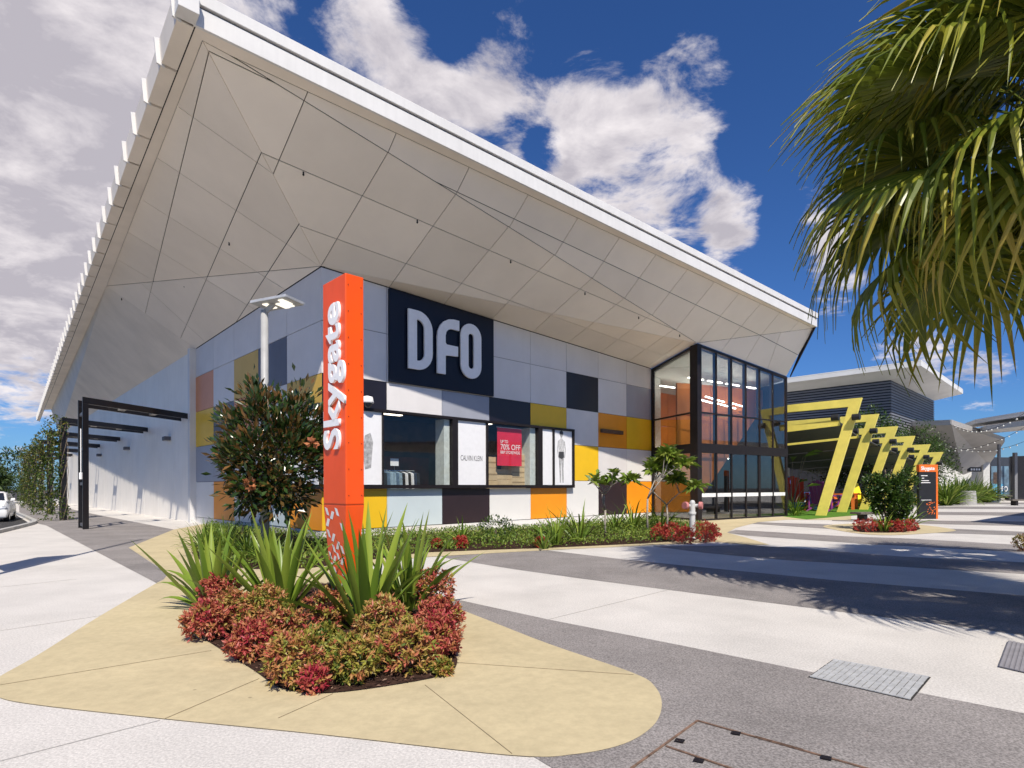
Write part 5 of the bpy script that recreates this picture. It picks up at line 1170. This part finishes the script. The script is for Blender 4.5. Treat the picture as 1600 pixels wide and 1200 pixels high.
for px, py in ((390, 757), (488, 693)):
    c_ = D(px, py, 12.9); k_ = 26; d = rdir(k_, .4)
    leaves('dry_flower', np.array(c_) + d * .05, d, rdir(k_), RN.uniform(.09, .16, k_), RN.uniform(.07, .1, k_), RN.random(k_), cop, mg, fold=.4)
# ---- wall bed ground cover
P2 = [G(*p) for p in bed2]; xs = [p.x for p in P2]; ys = [p.y for p in P2]
N = 90000; x = RN.uniform(min(xs), max(xs), N); y = RN.uniform(min(ys), max(ys), N); ok = inpoly(x, y, P2)
wob = np.sin(x * 1.7 + np.sin(y * 2.3)) * np.sin(y * 1.9 + 1.3 * np.sin(x)) ; ok &= (wob + RN.normal(0, .35, N)) > -.62
x, y, wob = x[ok], y[ok], wob[ok]; N = len(x)
z = .03 + RN.random(N) ** .8 * (.17 + .11 * wob)
dr = RN.normal(size=(N, 3)); dr[:, 2] += .7
o = leaves('ground_cover', np.stack([x, y, z], 1), dr, RN.normal(size=(N, 3)) * .5 + np.array([[0, 0, .8]]), RN.uniform(.05, .11, N), RN.uniform(.025, .045, N), RN.normal(.5, .25, N), lf_cover)
tag(o, 'low green ground cover filling the bed along the panelled wall', 'ground cover', None, 'stuff')
N = 2600; ang = RN.uniform(0, 6.28, N)
# grassy clump hedge at the left end of the wall bed, behind the front bed
for k, (px, py, h_) in enumerate(((325, 868, .95), (352, 860, 1.05), (385, 872, .9), (318, 852, .9), (420, 880, .8))):
    strap_plant(['narrow leaved clump at the left end of the wall bed', 'tallest narrow leaved clump beside the magnolia', 'narrow leaved clump under the magnolia', 'narrow leaved clump next to the white pilaster', 'low narrow leaved clump in front of the lamp post'][k], G(px, py), h_, 70, .03, lf_strap, 'narrow leaved clumps in the wall bed', 'grassy_plant', 1.25, False, 20 + k)
for k, (px, py, h_, n_) in enumerate(((722, 850, .95, 14), (868, 852, 1.25, 30), (905, 846, 1.4, 24), (962, 832, 1.2, 22), (990, 830, 1.5, 24), (1032, 828, 1.3, 22), (700, 858, .45, 12), (850, 858, .7, 16))):
    strap_plant(['lone upright strappy plant before the brown black panel', 'wide strappy plant under the orange panel by the window end', 'strappy plant before the white panel right of the window', 'strappy plant right of the bare frangipani', 'tall strappy plant between the two frangipanis', 'strappy plant at the foot of the leafy frangipani', 'small pale strappy plant at the front of the wall bed', 'short bright strappy plant below the wide one'][k], G(px, py), h_, n_, .065, lf_strap, 'strappy plants in the wall bed', 'strappy_plant', .95, False, 40 + k)
for k, (px, py, r) in enumerate(((721, 857, 11), (845, 856, 9), (1030, 844, 14), (1050, 847, 17), (1070, 850, 15), (1100, 848, 19), (1112, 846, 14), (682, 857, 8))):
    nandina(['small red nandina left in the wall bed', 'small red nandina in the middle of the wall bed', 'red nandina left of the hydrant, nearest the wall', 'large red nandina left of the hydrant', 'red nandina at the foot of the hydrant', 'large red nandina right of the hydrant', 'red nandina at the tip of the wall bed', 'tiny pinkish nandina at the left of the wall bed'][k], px, py, r, .55, 900, lf_red, 'small red nandinas in the wall bed', .07)
bs = G(775, 846); o = thing('small_bush', 'small dark green rounded bush in the wall bed by the white panel', 'shrub', None, bs); blob_leaves('foliage', bs + V((0, 0, .35)), (.55, .5, .4), 700, .09, .04, lf_green, o)
MB().tube([bs, bs + V((0, 0, .4))], .02, 5).build('stem', bark, o)
# ---- frangipani: forking stems with leaf rosettes
def frangi(label, base, h, seed, dens, w=1.0):
    o = thing('frangipani_tree', label, 'tree', 'frangipani trees against the panelled wall', base); rf = random.Random(seed); tips = []
    def grow(p, d, l, r, lev):
        q = p + d * l; MB().tube([p, p.lerp(q, .5) + V((rf.uniform(-.03, .03), 0, 0)), q], [r, r * .85, r * .75], 6).build('trunk' if lev == 0 else 'branch', palebark, o, 0, True)
        if lev >= 3 or l < .12: tips.append((q, d)); return
        for k in range(rf.choice((2, 2, 3))):
            a = rf.uniform(0, 6.28); nd = (d + V((math.cos(a) * .85 * w, math.sin(a) * .6, rf.uniform(-.05, .35)))).normalized(); grow(q, nd, l * rf.uniform(.62, .8), r * .66, lev + 1)
    grow(base, V((0, 0, 1)), h * .33, .042, 0)
    pos = []; dr = []
    for q, d in tips:
        if rf.random() > dens[0]: continue
        for k in range(dens[1]):
            a = rf.uniform(0, 6.28); pos.append(q - d * rf.uniform(0, .25)); dr.append((math.cos(a), math.sin(a), rf.uniform(-.4, 1.5)))
    n = len(pos); dr = np.array(dr); leaves('crown', np.array(pos), dr, np.array([[0, 0, 1.]]) + RN.normal(size=(n, 3)) * .2, RN.uniform(.30, .50, n), RN.uniform(.10, .14, n), RN.normal(.6, .2, n), lf_cover, o, droop=.25)
frangi('half bare frangipani with few leaves before the white panel', G(946, 838), 2.6, 4, (.55, 6), 1.1)
frangi('leafy frangipani beside the glazed entrance', G(1012, 832), 3.6, 8, (1, 26), 1.0)
frangi('leafy frangipani leaning before the entrance side glass', G(1042, 830), 2.9, 15, (1, 26), 1.2)
# ---- vines on the portal posts
for i in range(1, 7):
    b0 = posts[i]; o = thing('climbing_vine', ['vine with yellowing leaves climbing the second portal post', 'vine on the third portal post', 'vine on the fourth portal post', 'vine on the fifth portal post', 'vine on the sixth portal post', 'vine on the farthest portal post'][i - 1], 'vine', 'vines on the black portal posts', b0)
    N = 1150; z = RN.random(N) * 5.3; rad = (.12 + .26 * np.abs(np.sin(z * 1.3 + i)) + .6 * np.exp(-z * 1.6) + .35 * np.exp(-((z - 4.6) / .5) ** 2)); a = RN.uniform(0, 6.28, N)
    p = np.stack([b0.x + np.cos(a) * rad * RN.random(N) ** .5 - .3, b0.y + np.sin(a) * rad * RN.random(N) ** .5 - .1, z], 1)
    leaves('foliage', p, RN.normal(size=(N, 3)) + np.array([[0, 0, -.4]]), RN.normal(size=(N, 3)) + np.array([[0, -.5, .5]]), RN.uniform(.10, .20, N), RN.uniform(.06, .10, N), RN.normal(.5, .25, N) + .15 * (z > 3.8), lf_vine, o)
    for k in range(4): pts = [b0 + V((math.cos(k * 1.6 + z_ * 1.5) * .17, math.sin(k * 1.6 + z_ * 1.5) * .15, z_)) for z_ in np.linspace(0, 5, 9)]; MB().tube(pts, .015, 5).build('stem', bark, o)
# ---- shrub and flowers on the small island
ib = G(1386, 828)
o = thing('round_shrub', 'dense round shrub on the small tan island in the striped plaza', 'shrub', None, ib)
for k in range(5): a = k * 1.26; MB().tube([ib, ib + V((math.cos(a) * .2, math.sin(a) * .2, .7)), ib + V((math.cos(a) * .7, math.sin(a) * .6, 1.7))], [.035, .025, .01], 6).build('stem', bark, o)
blob_leaves('foliage', ib + V((.1, 0, 1.35)), (.86, .85, 1.08), 7000, .12, .06, lf_green, o, .7, (.38, .25), .4, 60, lump=.2)
strap_plant('strappy plant at the front of the small plaza island', G(1382, 831), .95, 20, .07, lf_strap, None, 'strappy_plant', .8, False, 60)
strap_plant('arching strappy plant at the right of the small plaza island', G(1414, 828), 1.25, 24, .08, lf_strap, None, 'strappy_plant', 1.0, False, 61)
for k, (px, py, r) in enumerate(((1343, 831, 11), (1358, 832, 12), (1371, 830, 10), (1398, 832, 11), (1412, 832, 12), (1424, 830, 10))):
    nandina(['leftmost red nandina on the small plaza island', 'second red nandina from the left on the small island', 'red nandina left of the island strappy plant', 'red nandina right of the island strappy plant', 'second red nandina from the right on the small island', 'rightmost red nandina on the small plaza island'][k], px, py, r, .6, 700, lf_red, 'red nandinas on the small plaza island', .06)
eg = G(1592, 858); nandina('bronze plant at the right edge of the striped plaza', 1598, 861, 14, .4, 700, lf_nan, None, .06)
strap_plant('grassy plant at the corner of the glazed entrance', G(1243, 806), 1.3, 60, .05, lf_strap, None, 'grassy_plant', 1.2, False, 70)
# ---- hedge and trees behind
for k, (px, py, h_) in enumerate(((1478, 790, 2.4), (1497, 788, 2.6), (1520, 786, 2.5), (1542, 785, 2.0))):
    strap_plant(['bright green cane plant right behind the directory sign', 'bright green cane plant left of the planter pot', 'bright green cane plant behind the planter pot', 'bright green cane plant right of the planter pot'][k], G(px, py), h_ * 1.15, 170, .13, lf_cover, 'bright green cane plants by the planter pot', 'cane_plant', 1.15, False, 80 + k)
def tree(label, base, h, r, n, m, leaf, group, seed, zf=.62, name='courtyard_tree', clumps=26):
    o = thing(name, label, 'tree', group, base); rt_ = random.Random(seed)
    MB().tube([base, base + V((.05, 0, h * .3)), base + V((-.1, .1, h * .65))], [.10 + h * .008, .08, .04], 7).build('trunk', bark, o, 0, True)
    for k in range(5): a = k * 1.26 + rt_.random(); MB().tube([base + V((0, 0, h * (.28 + .05 * k))), base + V((math.cos(a) * r * .4, math.sin(a) * r * .4, h * .55)), base + V((math.cos(a) * r * .75, math.sin(a) * r * .75, h * .72))], [.05, .035, .012], 5).build('branch', bark, o)
    blob_leaves('crown', base + V((0, 0, h * zf)), (r, r, h * (1 - zf) * 1.05), n, leaf, leaf * .45, m, o, .7, (.5, .25), .3, clumps, lump=.35)
for k, (px, d, h_, r, pz) in enumerate(((1368, 50, 8.3, 2.1, .68), (1425, 56, 7.8, 2.8, .64), (1452, 57, 6.2, 2.2, .6), (1335, 54, 5.6, 2.2, .62), (1298, 54, 5.2, 2.0, .65), (1385, 54, 5.4, 2.5, .5))):
    b0 = D(px, 762, d); b0.z = 0
    tree(['leafy tree rising above the yellow frames before the ribbed corner', 'broad leafy tree behind the fourth and fifth yellow frames', 'leafy tree above the directory sign', 'dark tree under the yellow frames by the third post', 'dark shrub tree behind the second yellow post', 'dark low tree behind the round island shrub'][k], b0, h_, r, 2600, lf_green if k < 3 else lf_mag, .24, 'trees behind the yellow frames', k, pz, clumps=30)
bn = D(1236, 762, 35); bn.z = 0
o = thing('broad_leaf_plant', 'broad paddle leaved plant in the shade beside the entrance glass', 'plant', None, bn)
for k in range(9):
    a = k * .75; e = bn + V((math.cos(a) * .9, math.sin(a) * .6, 1.6 + .25 * k)); MB().tube([bn, bn.lerp(e, .5) + V((0, 0, .3)), e], [.03, .02, .012], 5).build('stem', bark, o)
    leaves('leaf', np.array([tuple(e)]), np.array([[math.cos(a), math.sin(a) * .6, .25]]), np.array([[0, 0, 1.]]), np.array([1.0]), np.array([.38]), np.array([.7]), lf_green, o, droop=.15)
for k, (x_, y_, h_) in enumerate(((-66, 78, 7), (-75, 70, 8), (-58, 64, 5.5), (-88, 92, 9), (-70, 100, 8.5))):
    tree(['distant tree behind the last portal posts', 'distant tall tree at the far left edge', 'low distant tree left of the portal row', 'farthest tree beyond the car park', 'distant tree past the end of the side wall'][k], V((x_, y_, 0)), h_, h_ * .42, 1800, lf_far, .45, 'distant trees at the left', 30 + k, .6, 'distant_tree', 20)
# ---- fan palms
def palm(label, base, hz, R, seed, nf=46):
    o = thing('fan_palm', label, 'palm tree', 'fan palms along the right of the plaza', base); rp = random.Random(seed); cz = base + V((0, 0, hz))
    MB().tube([base, base + V((0, 0, hz * .5)), cz + V((0, 0, -.1))], [.24, .19, .17], 14).build('trunk', palebark, o, 0, True)
    for k in range(24):
        a = k * 2.4; z = -.55 + .7 * (k / 24); MB().tube([cz + V((math.cos(a) * .12, math.sin(a) * .12, z - .15)), cz + V((math.cos(a) * .26, math.sin(a) * .26, z + .12))], [.05, .02], 5).build('leaf_base', bark, o)
    var = []
    for vi in range(6):
        v = []; f = []; tv = []; nseg = 44; blade = R * .50
        stemL = R * .55
        # petiole
        mbp = MB().tube([V((0, 0, 0)), V((stemL * .5, 0, stemL * .04)), V((stemL, 0, -.02))], [.022, .016, .012], 5); v += mbp.v; f += mbp.f; tv += [.35] * len(mbp.f)
        for s_ in range(nseg):
            a = math.radians(-142 + 284 * (s_ + .5) / nseg); da = math.radians(284 / nseg) * .5
            Lr = blade * (1.12 - .30 * (abs(a) / 2.48) ** 2) * rp.uniform(.92, 1.06); wsp = .56
            rows = [(0.0, .0), (.30, .0), (wsp, -.02), (.74, -.10), (.88, -.24), (1.0, -.44)]
            hang = rp.uniform(.7, 1.5); tw = rp.uniform(-.08, .08); b = len(v)
            for t_, dz in rows:
                wdt = math.tan(da) * t_ * Lr * .94 if t_ <= wsp else math.tan(da) * wsp * Lr * .94 * (1 - (t_ - wsp) / (1 - wsp)) ** .8
                rad_ = t_ * Lr * (1 - .22 * hang * max(0, t_ - wsp)); cxx = stemL + math.cos(a + tw * max(0, t_ - wsp)) * rad_; cyy = math.sin(a + tw * max(0, t_ - wsp)) * rad_
                cup = .10 * abs(math.sin(a)) * rad_
                zz_ = -.16 * rad_ * rad_ / blade + dz * Lr * hang + cup
                nx, ny = -math.sin(a), math.cos(a)
                pl_ = .014 if t_ > .02 else 0
                v += [(cxx + nx * wdt, cyy + ny * wdt, zz_ - pl_), (cxx, cyy, zz_ + pl_), (cxx - nx * wdt, cyy - ny * wdt, zz_ - pl_)]
            ti = rp.uniform(.2, .7)
            for r_ in range(len(rows) - 1):
                for k in range(2): q = b + r_ * 3 + k; f.append((q, q + 1, q + 4, q + 3)); tv.append(min(1, ti + (.26 if r_ >= 3 else 0) + (.2 if vi >= 4 and r_ >= 2 else 0)))
        me = bpy.data.meshes.new('frond'); me.from_pydata(v, [], f); me.materials.append(lf_palm); at_ = me.attributes.new('tint', 'FLOAT', 'FACE'); at_.data.foreach_set('value', tv); var.append(me)
    for k in range(nf):
        az = k * 2.39996 + rp.uniform(-.2, .2); el = math.radians(74 - 118 * (k / (nf - 1)) ** .85 + rp.uniform(-8, 8))
        ob = bpy.data.objects.new('frond', var[rp.randrange(4) if k < nf * .7 else rp.randrange(2, 6)]); COL.objects.link(ob); ob.parent = o; ob.matrix_parent_inverse = WM(o).inverted()
        ob.matrix_basis = Matrix.Translation(cz + V((0, 0, .18 - .5 * k / nf))) @ Matrix.Rotation(az, 4, 'Z') @ Matrix.Rotation(-el, 4, 'Y') @ Matrix.Rotation(rp.uniform(-.35, .35), 4, 'X') @ Matrix.Scale(rp.uniform(.86, 1.08), 4)
pm = D(1655, 762, 7.6); pm.z = 0
palm('big fan palm whose drooping crown fills the top right corner', pm, 6.3, 3.2, 5, 50)
palm('fan palm beyond the right edge that shades the striped paving', V((7.7, 4.5, 0)), 5.6, 2.8, 8, 22)
palm('second fan palm beyond the right edge shading the plaza stripes', V((11.5, 8.9, 0)), 5.6, 2.6, 12, 20)
